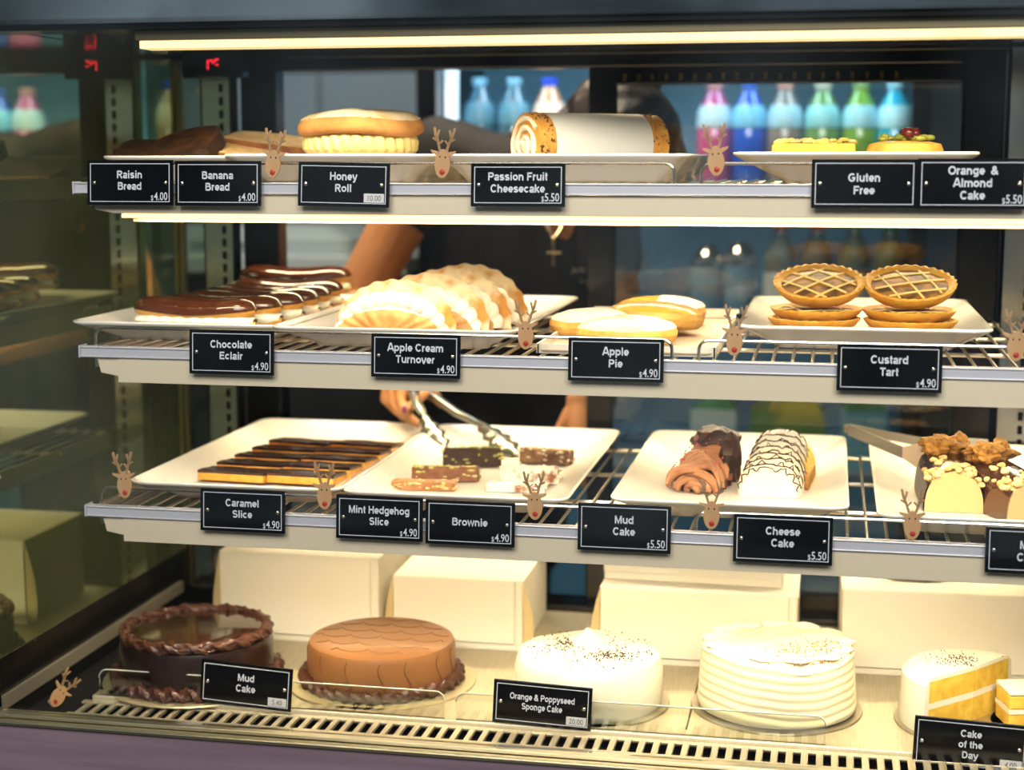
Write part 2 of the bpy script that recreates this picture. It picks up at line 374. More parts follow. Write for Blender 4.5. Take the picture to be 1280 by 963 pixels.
# back: slotted posts and sliding door frames
def post_geo(x0, x1, y, z0, z1, sl, sw=.0035, sh=.013, step=.0205):
    b = MB(); t = .003
    b.box(x0, sl - sw, y, y + t, z0, z1); b.box(sl + sw, x1, y, y + t, z0, z1); z = z0
    while z < z1:
        b.box(sl - sw, sl + sw, y, y + t, z, z + step - sh); z += step
    b.box(x0, x0 + t, y, y + .03, z0, z1); b.box(x1 - t, x1, y, y + .03, z0, z1)
    return b
post_geo(-.998, -.946, 2.455, DECK, 1.412, -.963).build('slotted_post', CHROME, case)
post_geo(.247, .315, 2.455, DECK, 1.412, .283).build('slotted_post', CHROME, case)
for x0, x1 in ((-.994, -.95), (.25, .312)): b = MB(); b.box(x0, x1, 2.4855, 2.4865, DECK, 1.41); b.build('post_backing', DARK, case)
b = MB()
b.box(-.944, -.884, 2.49, 2.535, DECK, 1.41); b.box(.186, .246, 2.49, 2.53, DECK, 1.41)
b.box(-.884, .186, 2.49, 2.535, 1.392, 1.41); b.box(XL, XR, 2.47, 2.54, .46, DECK + .01); b.box(XL, XR, 2.47, 2.56, 1.41, 1.42)
b.build('back_frame', BLACK, case, bevel=.003)
dr = MB(); dr.box(-.376, -.336, 2.50, 2.525, DECK + .01, 1.392); dr.box(-.336, .19, 2.50, 2.525, 1.366, 1.392); dr.box(-.336, .19, 2.50, 2.525, DECK + .01, DECK + .04)
door = dr.build('door', BLACK, case, bevel=.002)
b = MB(); b.box(-.336, .186, 2.51, 2.515, DECK + .04, 1.366); b.build('pane', glassmat('door_glass', (.85, .9, .9), boost=1.3), door)
b = MB()
for i in range(20): b.box(-.322 + i * .0215, -.3175 + i * .0215, 2.497, 2.4995, 1.372, 1.382)
b.build('air_slots', mat('slot_glint', '6b5a3a', .3, 1), door)
b = MB(); b.box(-1.052, -1.0, 2.50, 2.503, DECK, 1.41); b.build('corner_pane', glassmat('corner_glass', (.55, .62, .55), boost=2), case)
b = MB(); b.box(-1.053, -1.047, 2.488, 2.499, DECK, 1.41); b.build('corner_trim', mat('trim_warm', 'a8966a', .35, 1), case)

# ------------------------------------------------------------------ lamps the case has: a strip under the bar and under each shelf front; rear strips are added fill
def strip(name, x0, x1, y, z, power, tilt, col=(1, .79, .47)):
    l = bpy.data.lights.new(name, 'AREA'); l.shape = 'RECTANGLE'; l.size = x1 - x0; l.size_y = .013; l.energy = power; l.color = col; l.spread = rad(132 if z < 1.3 else 116)
    o = bpy.data.objects.new(name, l); COL.objects.link(o); o.location = ((x0 + x1) / 2, y, z); o.rotation_euler = (rad(tilt), 0, 0); return o
strip('lamp_strip', -.84, .5, 1.905, 1.3855, 5.0, 20)
for i, z in enumerate(SHZ):
    strip('lamp_strip', -.88, .32, 1.923, z - .0445, (3.2, 3.6, 5.7)[i], (30, 30, 33)[i])
    strip('rear_fill_strip', -.88, .32, 2.36, z - .012, (3.4, 4.0, 1.7)[i], -14)  # unseen rear strip, added to even out the light on the plates
strip('rear_fill_strip', -.84, .32, 2.36, 1.405, 2.4, -14)

# ------------------------------------------------------------------ wire shelves
def shelf(z, label, top=False):
    t = thing('wire_shelf', label, 'shelf', (0, 0, z), group='wire shelves in the case')
    b = MB(); b.box(-.945, XR - .01, YF, YF + .012, -.0135, .0005); b.box(-.9475, -.945, YF - .002, YF + .02, -.0145, .0015)
    b.box(-.945, XR - .01, YF - .002, YF + .001, -.0135, -.0115); b.box(-.945, XR - .01, YF - .002, YF + .001, -.0015, .0005)
    b.build('front_rail', ALU, t, bevel=.0008)
    b = MB(); b.prism([(-.925, -.0142), (XR - .01, -.0142), (XR - .01, -.0385), (-.895, -.0385), (-.92, -.034)], YF + .004, YF + .04)
    b.build('light_housing', HOUS, t, bevel=.0012)
    b = MB(); b.box(-.885, XR - .012, YF + .0405, YF + .043, -.0505, -.02)
    if not top: b.box(-.895, XR - .012, YF + .002, YF + .0045, -.0455, -.0142)
    b.build('lamp_shield', HOUS, t)
    b = MB(); b.box(-.885, XR - .012, YF + .0048, YF + .039, -.0445, -.0388)
    b.build('lamp_diffuser', mat('shelf_lamp', 'ffedc4', .5, emit=1.0, ecol='ffe0a6'), t, bevel=.001)
    b = MB(); x = -.935
    while x < XR - .01:
        b.tube([(x, YF + .004, -.0025), (x, 2.475, -.0025)], .0022, 6); x += .0235
    for y in (YF + .02, 2.08, 2.27, 2.47): b.tube([(-.945, y, -.0065), (XR - .01, y, -.0065)], .003, 6)
    b.build('wire_grid', WIREM, t)
    for x0, x1 in ((-.927, -.184), (-.152, XR + .2)):
        x1 = min(x1, XR - .012); h = .0245; r = .012; p = [(x0, YF + .007, -.004)]
        for k in range(6): a = pi / 2 * k / 5; p.append((x0 + r * (1 - cos(a)), YF + .007, h - r + r * sin(a)))
        for k in range(6): a = pi / 2 * k / 5; p.append((x1 - r + r * sin(a), YF + .007, h - r + r * cos(a)))
        p.append((x1, YF + .007, -.004)); b = MB(); b.tube(p, .0021, 8); b.build('guard_wire', CHROME, t)
    for x in (-.94, XR - .016): b = MB(); b.prism([(x, 0), (x + .004, 0), (x + .004, -.03), (x, -.03)], YF + .03, 2.47); b.build('bracket', STEEL, t)
    return t
shelf(SHZ[0], 'topmost wire shelf, level with the passion fruit roll', True)
shelf(SHZ[1], 'middle wire shelf carrying the eclairs and custard tarts')
shelf(SHZ[2], 'lowest wire shelf, above the row of cake boxes')

# ------------------------------------------------------------------ plates
def plate(xc, y0, y1, w, z, h, label, inset=.045, cat='plate', name='square_plate'):
    d = y1 - y0; t = MB()
    rings = [rr(w - 2 * inset, d - 2 * inset, .02, 0), rr(w - 2 * inset + .006, d - 2 * inset + .006, .022, .004), rr(w - .006, d - .006, .022, h - .0055), rr(w, d, .022, h - .003),
             rr(w, d, .022, h - .0006), rr(w - .002, d - .002, .021, h), rr(w - .006, d - .006, .02, h), rr(w - .009, d - .009, .02, h - .001),
             rr(w - 2 * inset - .002, d - 2 * inset - .002, .02, .0085), rr(w - 2 * inset - .02, d - 2 * inset - .02, .015, .007)]
    t.loft(rings); o = t.build(name, WHITE, None, (xc, (y0 + y1) / 2, z), edge=60)
    return tag(o, label, cat, 'white plates on the shelves')
z1, z2, z3 = SHZ
def fplate(px0, px1, y0, y1, z, h, label, inset=.04):
    a, c = AT(px0, 190, y0).x, AT(px1, 190, y0).x; plate((a + c) / 2, y0, y1, c - a, z, h, label, inset)
fplate(122, 300, 1.96, 2.40, z1, .034, 'white plate with the raisin and banana bread on the top shelf')
fplate(274, 542, 1.94, 2.42, z1, .036, 'white plate under the sugar dusted honey roll')
fplate(545, 862, 1.94, 2.44, z1, .036, 'white plate under the paper wrapped passion fruit roll', .03)
fplate(915, 1227, 1.96, 2.40, z1, .038, 'white plate carrying two small yellow gluten free cakes', .06)
plate(-.835, 1.945, 2.42, .30, z2, .028, 'white plate full of chocolate eclairs')
plate(-.540, 1.925, 2.45, .32, z2, .029, 'white plate under the apple cream turnovers')
plate(.043, 2.02, 2.47, .312, z2, .032, 'white plate holding the two stacks of custard tarts')
plate(-.757, 1.93, 2.46, .294, z3, .029, 'white plate of caramel slices on the lowest wire shelf')
plate(-.461, 1.925, 2.46, .294, z3, .029, 'white plate of mint and brownie bars below the steel tongs')
plate(-.117, 1.945, 2.47, .295, z3, .029, 'white plate with the mud cake and cheese cake slices')
plate(.1925, 1.915, 2.44, .26, z3, .029, 'white plate with cake tongs resting on its edge')
PF = .0075

# ------------------------------------------------------------------ signs
def sign(px0, py0, px1, py1, lines, label, price=None, sticker=None, Y=1.888, lean=-4, roll=0, cap=.0096, xs=.86, zr=None, cxo=0, gap=1.33, name='price_sign'):
    a = AT(px0, py0, Y); c = AT(px1, py1, Y); w = c.x - a.x; h = a.z - c.z; s = w / .116
    t = thing(name, label, 'sign', ((a.x + c.x) / 2, Y, c.z), (rad(lean), rad(roll), 0), group='black price signs')
    b = MB(); b.box(-w / 2, w / 2, 0, .003, 0, h); b.build('panel', SIGN, t, bevel=.0006)
    b = MB(); m = .0042; k = .0009; y0, y1 = -.0005, .0004
    b.box(-w / 2 + m, w / 2 - m, y0, y1, m, m + k); b.box(-w / 2 + m, w / 2 - m, y0, y1, h - m - k, h - m)
    b.box(-w / 2 + m, -w / 2 + m + k, y0, y1, m + k, h - m - k); b.box(w / 2 - m - k, w / 2 - m, y0, y1, m + k, h - m - k)
    b.build('border', INK, t)
    b = MB(); n = len(lines); cp = cap; step = cp * gap * 1.12
    top = h * .5 + (n - 1) * step / 2 + cp * .32 if price or sticker else h * .5 + (n - 1) * step / 2
    if n == 1: top = h * .53
    if n == 3: top = h * .5 + step + cp * .12
    for i, ln in enumerate(lines):
        V, F = bold_geo(ln, cp, xs); b.add(V, F, 0, False, Tr(cxo, -.0007, top - i * step - cp / 2))
    if price:
        V, F = text_geo('$', .0062, .75, .004, 'RIGHT'); V2, F2 = text_geo(price, .0094, .76, .006, 'RIGHT')
        wx = max(v[0] for v in V2) - min(v[0] for v in V2)
        b.add(V2, F2, 0, False, Tr(w / 2 - m - .0025, -.0007, m + .0025)); b.add(V, F, 0, False, Tr(w / 2 - m - .0025 - wx - .001, -.0007, m + .0022))
    b.build('lettering', INK, t)
    for sx in (-1, 1):
        b = MB(); b.lathe([(0, .002), (.0014, .0018), (.0024, .001), (.0026, 0)], 14, M=Tr(sx * (w / 2 - .0098), 0, h * .5) @ Rx(pi / 2)); b.build('screw', CHROME, t)
    if sticker:
        st = MB(); st.box(w / 2 - m - .0275, w / 2 - m - .002, -.0009, -.0002, m + .0016, m + .0125); so = st.build('price_sticker', PAPER, t)
        b = MB(); V, F = text_geo(sticker, .0066, .85, 0, 'CENTER'); b.add(V, F, 0, False, Tr(w / 2 - m - .0148, -.0012, m + .0036)); b.build('digits', GREYINK, so)
    return t
S = sign
S(107, 200, 216, 257, ['Raisin', 'Bread'], 'black sign reading Raisin Bread', '4.00')
S(217, 201, 326, 258, ['Banana', 'Bread'], 'black sign reading Banana Bread', '4.00')
S(371, 203, 486, 259, ['Honey', 'Roll'], 'black sign reading Honey Roll with a 10.00 sticker', None, '10.00', roll=1)
S(588, 204, 706, 259, ['Passion Fruit', 'Cheesecake'], 'black sign reading Passion Fruit Cheesecake', '5.50')
S(1015, 199, 1146, 261, ['Gluten', 'Free'], 'black sign reading Gluten Free')
S(1148, 198, 1285, 262, ['Orange  &', 'Almond', 'Cake'], 'black sign reading Orange & Almond Cake', '5.50', gap=1.3)
S(235, 412, 342, 470, ['Chocolate', 'Eclair'], 'black sign reading Chocolate Eclair', '4.90')
S(463, 417, 575, 474, ['Apple Cream', 'Turnover'], 'black sign reading Apple Cream Turnover', '4.90')
S(710, 422, 829, 479, ['Apple', 'Pie'], 'black sign reading Apple Pie', '4.90')
S(1047, 430, 1177, 492, ['Custard', 'Tart'], 'black sign reading Custard Tart', '4.90', cap=.0095)
S(249, 611, 356, 668, ['Caramel', 'Slice'], 'black sign reading Caramel Slice', '4.90')
S(419, 619, 528, 678, ['Mint Hedgehog', 'Slice'], 'black sign reading Mint Hedgehog Slice', '4.90', xs=.82)
S(531, 625, 643, 685, ['Brownie'], 'black sign reading Brownie', '4.90')
S(722, 629, 838, 693, ['Mud', 'Cake'], 'black sign reading Mud Cake, clipped to the lowest wire shelf', '5.50')
S(917, 643, 1040, 708, ['Cheese', 'Cake'], 'black sign reading Cheese Cake', '5.50')
S(1233, 659, 1360, 722, ['M', 'Ch'], 'black sign starting M and Ch, cut off by the edge of the photo', cxo=-.0145)
S(248, 828, 363, 888, ['Mud', 'Cake'], 'black sign reading Mud Cake in front of the glossy dark cake', None, '5.40', Y=1.93, roll=3)
S(615, 852, 738, 913, ['Orange & Poppyseed', 'Sponge Cake'], 'black sign reading Orange & Poppyseed Sponge Cake', None, '20.00', Y=1.93, roll=2, cap=.0083, xs=.72)
S(1142, 898, 1283, 968, ['Cake', 'of the', 'Day'], 'black sign reading Cake of the Day', None, '4.00', Y=1.925, roll=2, cap=.0088)

# clear acrylic strips the lower signs stand on
ACR = glassmat('acrylic', (.93, .95, .92), boost=1.6)
def acrylic(x0, x1, label):
    t = thing('acrylic_strip', label, 'sign holder', (0, 1.937, DECK + .003), group='acrylic sign holders')
    r = .012; h = .036; P = [(x0, 0), (x1, 0)]
    P += [(x1 - r + r * sin(pi / 2 * k / 5 + 0) * 1, h - r + r * cos(pi / 2 * k / 5)) for k in range(5, -1, -1)]
    P += [(x0 + r - r * sin(pi / 2 * k / 5), h - r + r * cos(pi / 2 * k / 5)) for k in range(6)]
    b = MB(); b.prism(P, 0, .003); b.build('sheet', ACR, t)
    q = [(x, .0015, z) for x, z in P[1:]] ; b = MB(); b.tube(q[1:], .0011, 6); b.build('polished_edge', mat('acrylic_edge', 'f2eeda', .3), t)
    return t
acrylic(-.955, -.475, 'clear acrylic strip in front of the two chocolate cakes')
acrylic(-.46, .01, 'clear acrylic strip in front of the two white cakes')

# ------------------------------------------------------------------ reindeer pegs
def head_outline():
    P = []
    for k in range(25):
        a = -pi / 2 + TAU * k / 24; w = .0098 if sin(a) < 0 else .0098 - .0022 * sin(a)
        P.append((w * cos(a), .018 + .018 * sin(a) * (1 if sin(a) < 0 else .95)))
    return P[:-1]
def reindeer(loc, label, rot=(0, 0, 0)):
    t = thing('reindeer_peg', label, 'decoration', loc, rot, group='reindeer pegs')
    b = MB(); b.prism(head_outline(), -.0015, .0015)
    for s in (-1, 1): b.prism([(s * .0055, .0315), (s * .0155, .0335), (s * .0145, .0305), (s * .0075, .0265)][::s], -.0014, .0014)
    b.build('head', WOOD, t, bevel=.0004)
    for s in (-1, 1):
        b = MB(); w = .0016
        main = [(s * .004, .033), (s * .0075, .044), (s * .0105, .0505), (s * .0125, .060)]
        def seg(p, q, w=.0015):
            p = Vector((p[0], 0, p[1])); q = Vector((q[0], 0, q[1])); d = (q - p).normalized(); n_ = Vector((-d.z, 0, d.x)) * w
            c = [p - n_, q - n_ * .85, q + d * w * .6, q + n_ * .85, p + n_, p - d * w * .6]; b.prism([(v.x, v.z) for v in c], -.0013, .0013)
        for p, q in zip(main[:-1], main[1:]): seg(p, q)
        seg((s * .0075, .044), (s * .0135, .0475), .0012); seg((s * .009, .0475), (s * .0065, .0575), .0012); seg((s * .0062, .040), (s * .0015, .045), .001)
        b.build('antler', mat('antler_wood', 'b8946a', .6, col2='a5825a', nscale=50), t)
    for s in (-1, 1):
        b = MB(); b.ell((s * .0034, -.0016, .0255), (.0010, .0006, .0012), 8, 6); b.build('eye', DARK, t)
    b = MB(); b.ell((.0005, -.0018, .0075), (.0033, .0014, .0033), 14, 8); b.build('nose', RED, t)
    b = MB(); b.box(-.0035, .0035, .0016, .0062, .008, .034); b.box(-.0035, .0035, .0078, .0125, .008, .034); b.build('peg', mat('peg_pine', 'd9b98c', .6), t, bevel=.0008)
    return t
RP = [(340, 223, 'wooden reindeer peg between the Banana Bread and Honey Roll signs', 6), (552, 223, 'wooden reindeer peg between the Honey Roll and Passion Fruit signs', 4),
      (896, 220, 'wooden reindeer peg left of the Gluten Free sign', -4), (657, 437, 'wooden reindeer peg between the Turnover and Apple Pie signs', 0),
      (917, 445, 'wooden reindeer peg between the Apple Pie and Custard Tart signs', 2), (1269, 452, 'wooden reindeer peg right of the Custard Tart sign', 0),
      (157, 623, 'wooden reindeer peg at the left end of the lowest wire shelf', -3), (406, 637, 'wooden reindeer peg between the Caramel Slice and Mint Hedgehog signs', 0),
      (669, 650, 'wooden reindeer peg between the Brownie and Mud Cake signs', -2), (889, 662, 'wooden reindeer peg between the Mud Cake and Cheese Cake signs', 0),
      (1140, 675, 'wooden reindeer peg right of the Cheese Cake sign', -1)]
p0 = None
for x, y, lb, roll in RP:
    L_ = AT(x, y, 1.8965); L_.y = 1.8965
    if p0 is None: p0 = reindeer(L_, lb, (0, rad(roll), 0))
    else: dup(p0, L_, (0, rad(roll), 0), lb)
fr_ = AZ(72, 893, .535)
dup(p0, (-.999, 1.886, DECK + .002), (rad(-40), rad(52), rad(35)), 'wooden reindeer peg fallen over in the lower left corner of the case')

# ================================================================== TOP SHELF FOOD
LOAF = mat('dark_loaf', '4a2a12', .6, col2='1f0f06', nscale=60, bump=.3, bscale=90)
CRUMB = mat('bread_crumb', 'e9c98c', .75, col2='d4a761', nscale=70, bump=.3, bscale=160)
DCRUST = mat('raisin_crust', '3a1d0c', .55, col2='1c0d05', nscale=50, bump=.2)
CRUST = mat('bread_crust', '9a5f26', .6, col2='6d3d16', nscale=50, bump=.2)
def loaf_outline(w, h, n=18):
    P = [(-w / 2 + .006, 0), (w / 2 - .006, 0), (w / 2 - .001, .006)]
    for k in range(n + 1):
        a = pi * k / n; P.append(((w / 2) * cos(a) * (1 + .05 * sin(2 * a) ** 2), h * .62 + h * .38 * max(0, sin(a)) ** .8))
    P.append((-w / 2 + .001, .006)); return P
def slice_(loc, rot, label, crumb, crust, w=.115, h=.10, th=.016, group=None):
    t = thing('bread_slice', label, 'bread slice', loc, rot, group)
    P = loaf_outline(w, h); b = MB(); b.prism([(x * .975, .002 + z * .965) for x, z in P], -th / 2, th / 2); b.build('crumb', crumb, t, bevel=.0015)
    b = MB(); n = len(P); V = []
    for y in (-th / 2 + .0006, th / 2 - .0006):
        V += [(x, y, z) for x, z in P] + [(x * .955, y, .003 + z * .94) for x, z in P]
    F = []
    for i in range(n):
        j = (i + 1) % n; F += [(i, j, 2 * n + j, 2 * n + i), (i, j, n + j, n + i), (2 * n + i, 2 * n + j, 3 * n + j, 3 * n + i)]
    b.add(V, F, 0, False); b.build('crust', crust, t)
    return t
z = z1 + PF
G = 'bread slices on the top shelf'
slice_((-.918, 2.045, z + .012), (rad(-70), rad(4), rad(8)), 'dark raisin bread slice lying lowest at the far left of its plate', LOAF, DCRUST, .085, .08, .022, group=G)
slice_((-.862, 2.03, z + .0155), (rad(-62), rad(-10), rad(-4)), 'dark raisin bread slice propped up between the lowest slice and the banana bread', LOAF, DCRUST, .10, .085, .024, group=G)
slice_((-.792, 2.06, z + .021), (rad(-80), rad(9), rad(6)), 'pale banana bread slice, the lower and nearer of the two behind the first reindeer', CRUMB, CRUST, .125, .1, .015, group=G)
slice_((-.772, 2.125, z + .036), (rad(-82), rad(7), rad(2)), 'pale banana bread slice lying on top of the other by the first reindeer', CRUMB, CRUST, .135, .1, .016, group=G)

# honey roll: two dusted sponge halves around piped cream
c = AT(451, 190, 2.09)
t = thing('honey_roll', 'round sugar dusted sponge filled with piped cream on the top shelf', 'cake', (c.x, 2.09, z1 + PF))
b = MB(); b.lathe([(0, 0), (.070, 0), (.075, .006), (.0755, .020), (.073, .030), (0, .030)], 64); b.build('sponge_base', GOLD, t)
b = MB(); b.lathe([(0, .029), (.070, .029), (.0745, .035), (.0755, .045), (.073, .052), (.068, .056), (0, .056)], 240, wob=lambda a, r, zz: (r * (1 + (.075 * (abs(sin(a * 15 + zz * 60)) ** .7 - .5) if r > .06 else 0)), zz)); b.build('cream', mat('honey_cream', 'ead48a', .45, sss=.1, bump=.1, bscale=60), t)
b = MB(); b.lathe([(0, .053), (.078, .053), (.083, .057), (.0845, .062), (.0835, .068), (.079, .0755), (.070, .081), (.05, .0845), (.025, .0865), (0, .087)], 96,
          wob=lambda a, r, zz: (r * (1 + .012 * sin(5 * a) + .008 * sin(9 * a + 1)), zz + (.002 * sin(3 * a) if r > .02 else 0) + .0012 * mnoise.noise(Vector((r * cos(a) * 60, r * sin(a) * 60, 0)))))
ob = b.build('sponge_top', mat('bun_sponge', 'a86f34', .8, col2='c48d4c', nscale=28, contrast=(.38, .6), bump=.5, bscale=55), t)
b = MB(); b.lathe([(.0805, .0742), (.0795, .0758), (.070, .0818), (.05, .0853), (.025, .0873), (0, .0878)], 96,
          wob=lambda a, r, zz: (r * (1 + .012 * sin(5 * a) + .008 * sin(9 * a + 1)) * (1 + (.02 * mnoise.noise(Vector((cos(a) * 6, sin(a) * 6, 1))) if r > .06 else 0)), zz + (.002 * sin(3 * a) if r > .02 else 0) + .0012 * mnoise.noise(Vector((r * cos(a) * 60, r * sin(a) * 60, 0)))))
b.build('sugar_dusting', mat('bun_sugar', 'e2d3b6', .85, col2='c9a970', nscale=30, contrast=(.45, .7), bump=.4, bscale=70), t)

# passion fruit roll wrapped in paper
c = AT(738, 188, 2.15)
t = thing('passion_fruit_roll', 'rolled passion fruit cheesecake log in a white paper wrap on the top shelf', 'cake', (c.x, 2.15, z1 + PF + .041), (0, 0, rad(40)))
Rr = .0405; hl = .1
b = MB()
def rollf(u, v): a = TAU * u; return Vector((-hl + 2 * hl * v, Rr * cos(a), Rr * sin(a)))
b.surf(rollf, 48, 12, cu=True, capv=True); b.build('sponge', mat('roll_sponge', 'c98a3a', .7, col2='e0a94f', nscale=50, bump=.3), t)
b = MB(); P = []
for k in range(64):
    a = k / 63 * TAU * 2.4; r_ = .006 + .030 * k / 63; P.append((-hl - .0008, r_ * cos(a), r_ * sin(a)))
b.tube(P, [.0036 + .0008 * sin(k) for k in range(64)], 6); P2 = [(hl + .0008, p[1], p[2]) for p in P]; b.tube(P2, .002, 6); b.ell((-hl, 0, .0), (.003, .012, .012), 10, 8)
b.build('cream_swirl', CREAM, t)
b = MB()
def wrapf(u, v): a = TAU * u; return Vector((-hl + .024 + (2 * hl - .05) * v, (Rr + .0012) * cos(a), (Rr + .0012) * sin(a)))
b.surf(wrapf, 48, 16, cu=True); b.build('paper_wrap', mat('wrap_paper', 'd9dde0', .5, bump=.25, bscale=22), t)
b = MB(); rnd = random.Random(3)
for k in range(420):
    a = rnd.uniform(0, TAU); e = rnd.choice((0, 0, 1)); xx = (-hl + rnd.uniform(-.001, .023)) if e == 0 else hl - rnd.uniform(0, .026); s_ = rnd.uniform(.0009, .002)
    b.ell((xx, (Rr + .0006) * cos(a), (Rr + .0006) * sin(a)), s_, 5, 4)
o = b.build('crumb_coating', mat('crumbs', 'cf9a48', .8, col2='3e2714', nscale=75, contrast=(.47, .55)), t); o['kind'] = 'stuff'

# gluten free tart and orange almond cake
c = AT(1017, 188, 2.10)
t = thing('lemon_slice', 'flat yellow gluten free slice with crumbled lemon topping on the top shelf', 'cake slice', (c.x, 2.10, z1 + PF))
b = MB(); b.box(-.052, .052, -.03, .03, 0, .042); b.build('base', mat('lemon_cake', 'f0d24e', .6, col2='e3b93a', nscale=50, bump=.25), t, bevel=.004)
b = MB(); rnd = random.Random(5)
for k in range(46): b.ell((rnd.uniform(-.045, .05), rnd.uniform(-.026, .026), .0425 + rnd.uniform(0, .004)), (rnd.uniform(.003, .007), rnd.uniform(.003, .006), rnd.uniform(.002, .004)), 8, 6, wob=.3)
b.build('topping', mat('lemon_top', 'f7dd55', .5, col2='f2ecb0', nscale=40), t)
c = AT(1131, 188, 2.09)
t = thing('almond_cake', 'small round almond cake topped with pistachios and red fruit on the top shelf', 'cake', (c.x, 2.09, z1 + PF))
b = MB(); b.lathe([(0, 0), (.042, 0), (.0455, .006), (.047, .034), (.044, .041), (.03, .044), (0, .045)], 48); b.build('sponge', mat('almond_sponge', 'e8b955', .65, col2='d69c38', nscale=50, bump=.3), t)
b = MB(); rnd = random.Random(8)
for k in range(26): a = rnd.uniform(0, TAU); r_ = rnd.uniform(.005, .036); b.ell((r_ * cos(a), r_ * sin(a), .046 + rnd.uniform(0, .005)), (.0065, .004, .0035), 8, 6, M=None, wob=.3)
b.build('pistachio', mat('pistachio', '5f8226', .5, col2='a8a03c', nscale=80), t)
b = MB()
for x, y, s_ in ((.004, -.012, .0075), (.012, -.004, .007), (.0, .0, .0075), (.008, .006, .0065)): b.ell((x, y, .054), s_, 12, 8, wob=.15)
b.build('red_fruit', mat('red_fruit', '5e1414', .25, coat=.5), t)

# ================================================================== MIDDLE SHELF FOOD
# eclairs
def eclair_parts(t, L=.178):
    def path(u): return Vector((-L / 2 + L * u, .004 * sin(u * 5), .0))
    def prof(u): e = abs(2 * u - 1); return (max(0, 1 - e ** 5)) ** .5 * .96 + .04
    def half(a0, a1, ry, rz, zc, sag, wv=0):
        def f(u, v):
            uu = u * .998 + .001; k = prof(uu); a = a0 + (a1 - a0) * v; s_ = -sag * sin(pi * uu) ** 2 + .0035 * cos(TAU * uu)
            return path(uu) + Vector((0, ry * k * cos(a), zc + s_ * .6 + rz * k * sin(a) + wv * sin(uu * 30) * (1 if v in (0., 1.) else 0)))
        return f
    b = MB(); b.surf(half(0, TAU, .0235, .010, .010, 0), 30, 20, cv=True); b.build('choux_base', GOLD, t)
    b = MB()
    def cf(u, v):
        uu = u * .98 + .01; k = prof(uu); a = TAU * v; r_ = 1 + .10 * abs(sin(uu * 26))
        return path(uu) + Vector((0, .0265 * k * r_ * cos(a), .0155 + .0105 * k * r_ * sin(a)))
    b.surf(cf, 90, 18, cv=True); b.build('cream', CREAM, t)
    b = MB(); b.surf(half(0, TAU, .0255, .0145, .0285, .003), 34, 22, cv=True); b.build('choux_top', GOLD, t)
    b = MB()
    def gl(u, v):
        uu = u * .998 + .001; k = prof(uu) * 1.02; a = -.12 + (pi + .24) * v; d = .004 * mnoise.noise(Vector((uu * 9, v * 1.0, 2)))
        return path(uu) + Vector((0, (.0268 + d * .3) * k * cos(a), .0295 + .0175 * k * max(sin(a), -.3) + .0035 * cos(TAU * uu) * .6 - .0018 * sin(pi * uu) ** 2))
    b.surf(gl, 44, 20); b.build('chocolate_icing', CHOC, t)
EL = [(-.842, 2.035, .0, -2, 'chocolate eclair at the front of its plate, seen full length'), (-.826, 2.088, .0, 1, 'chocolate eclair in the second row behind the front one'),
      (-.812, 2.143, .001, 0, 'chocolate eclair in the third row from the front'), (-.808, 2.198, .002, 2, 'chocolate eclair in the fourth row from the front'),
      (-.806, 2.253, .003, -1, 'chocolate eclair in the fifth row from the front'), (-.806, 2.308, .006, 1, 'chocolate eclair in the sixth row, in front of the rearmost one'),
      (-.812, 2.365, .022, 3, 'dark chocolate eclair in the rearmost row, raised above the others')]
e0 = None
for x, y, dz, a, lb in EL:
    if e0 is None:
        e0 = thing('chocolate_eclair', lb, 'eclair', (x, y, z2 + PF + dz), (0, 0, rad(a)), 'chocolate eclairs'); eclair_parts(e0)
    else: dup(e0, (x, y, z2 + PF + dz), (0, 0, rad(a)), lb)

# apple cream turnovers: half moons standing on the cut edge
def moon(R, H, th, y0, lean, dome=1.0, sc=.015):
    def f(s_):
        def g(u, v):
            a = pi * u; r_ = v * (1 + sc * sin(a * 22) * v ** 4)
            edge = math.sqrt(max(0, 1 - v ** 2.4))
            return Vector((-R * cos(a) * r_, y0 + s_ * th * edge * dome * (1 + .3 * sin(a * 22) * v ** 3) + lean * H * sin(a) * r_, H * sin(a) ** .9 * r_ if sin(a) > 0 else 0))
        return g
    return f
def frill(R, H, y0, lean, rr_):
    def f(u, v):
        a = .04 + (pi - .08) * u; q = TAU * v; k = rr_ * (.8 + .28 * abs(sin(a * 11 + sin(q) * .9)))
        return Vector((-(R + k * cos(q)) * cos(a), y0 + k * 1.0 * sin(q) + lean * H * sin(a), (H + k * cos(q)) * max(0, sin(a)) ** .9))
    return f
def turnover(loc, rot, label, sc=1, parts=True):
    t = thing('apple_turnover', label, 'turnover', loc, rot, 'apple cream turnovers'); t.scale = (sc,) * 3
    R, H = .083, .074
    b = MB(); m_ = moon(R * .86, H * .52, .010, -.021, -.12); b.surf(m_(1), 61, 10); b.surf(m_(-1), 61, 10); b.build('front_shell', PALEP, t)
    b = MB(); b.surf(frill(R * .78, H * .66, -.004, -.02, .0125), 150, 14, cv=True); b.surf(frill(R * .6, H * .42, -.006, -.05, .014), 120, 12, cv=True); b.build('cream', CREAM, t)
    b = MB(); m_ = moon(R, H, .012, .014, .10); b.surf(m_(1), 81, 12); b.surf(m_(-1), 81, 12); b.build('rear_shell', DUST, t)
    return t
TO = [(-.562, 2.02, 0, 1.0, 'apple cream turnover at the front of its plate with a low brown shell'), (-.536, 2.085, -4, 1.06, 'apple cream turnover second from the front of its plate'),
      (-.522, 2.15, -6, 1.1, 'apple cream turnover third from the front of its plate'), (-.512, 2.215, -8, 1.12, 'golden apple cream turnover at the back of its plate')]
t0 = None
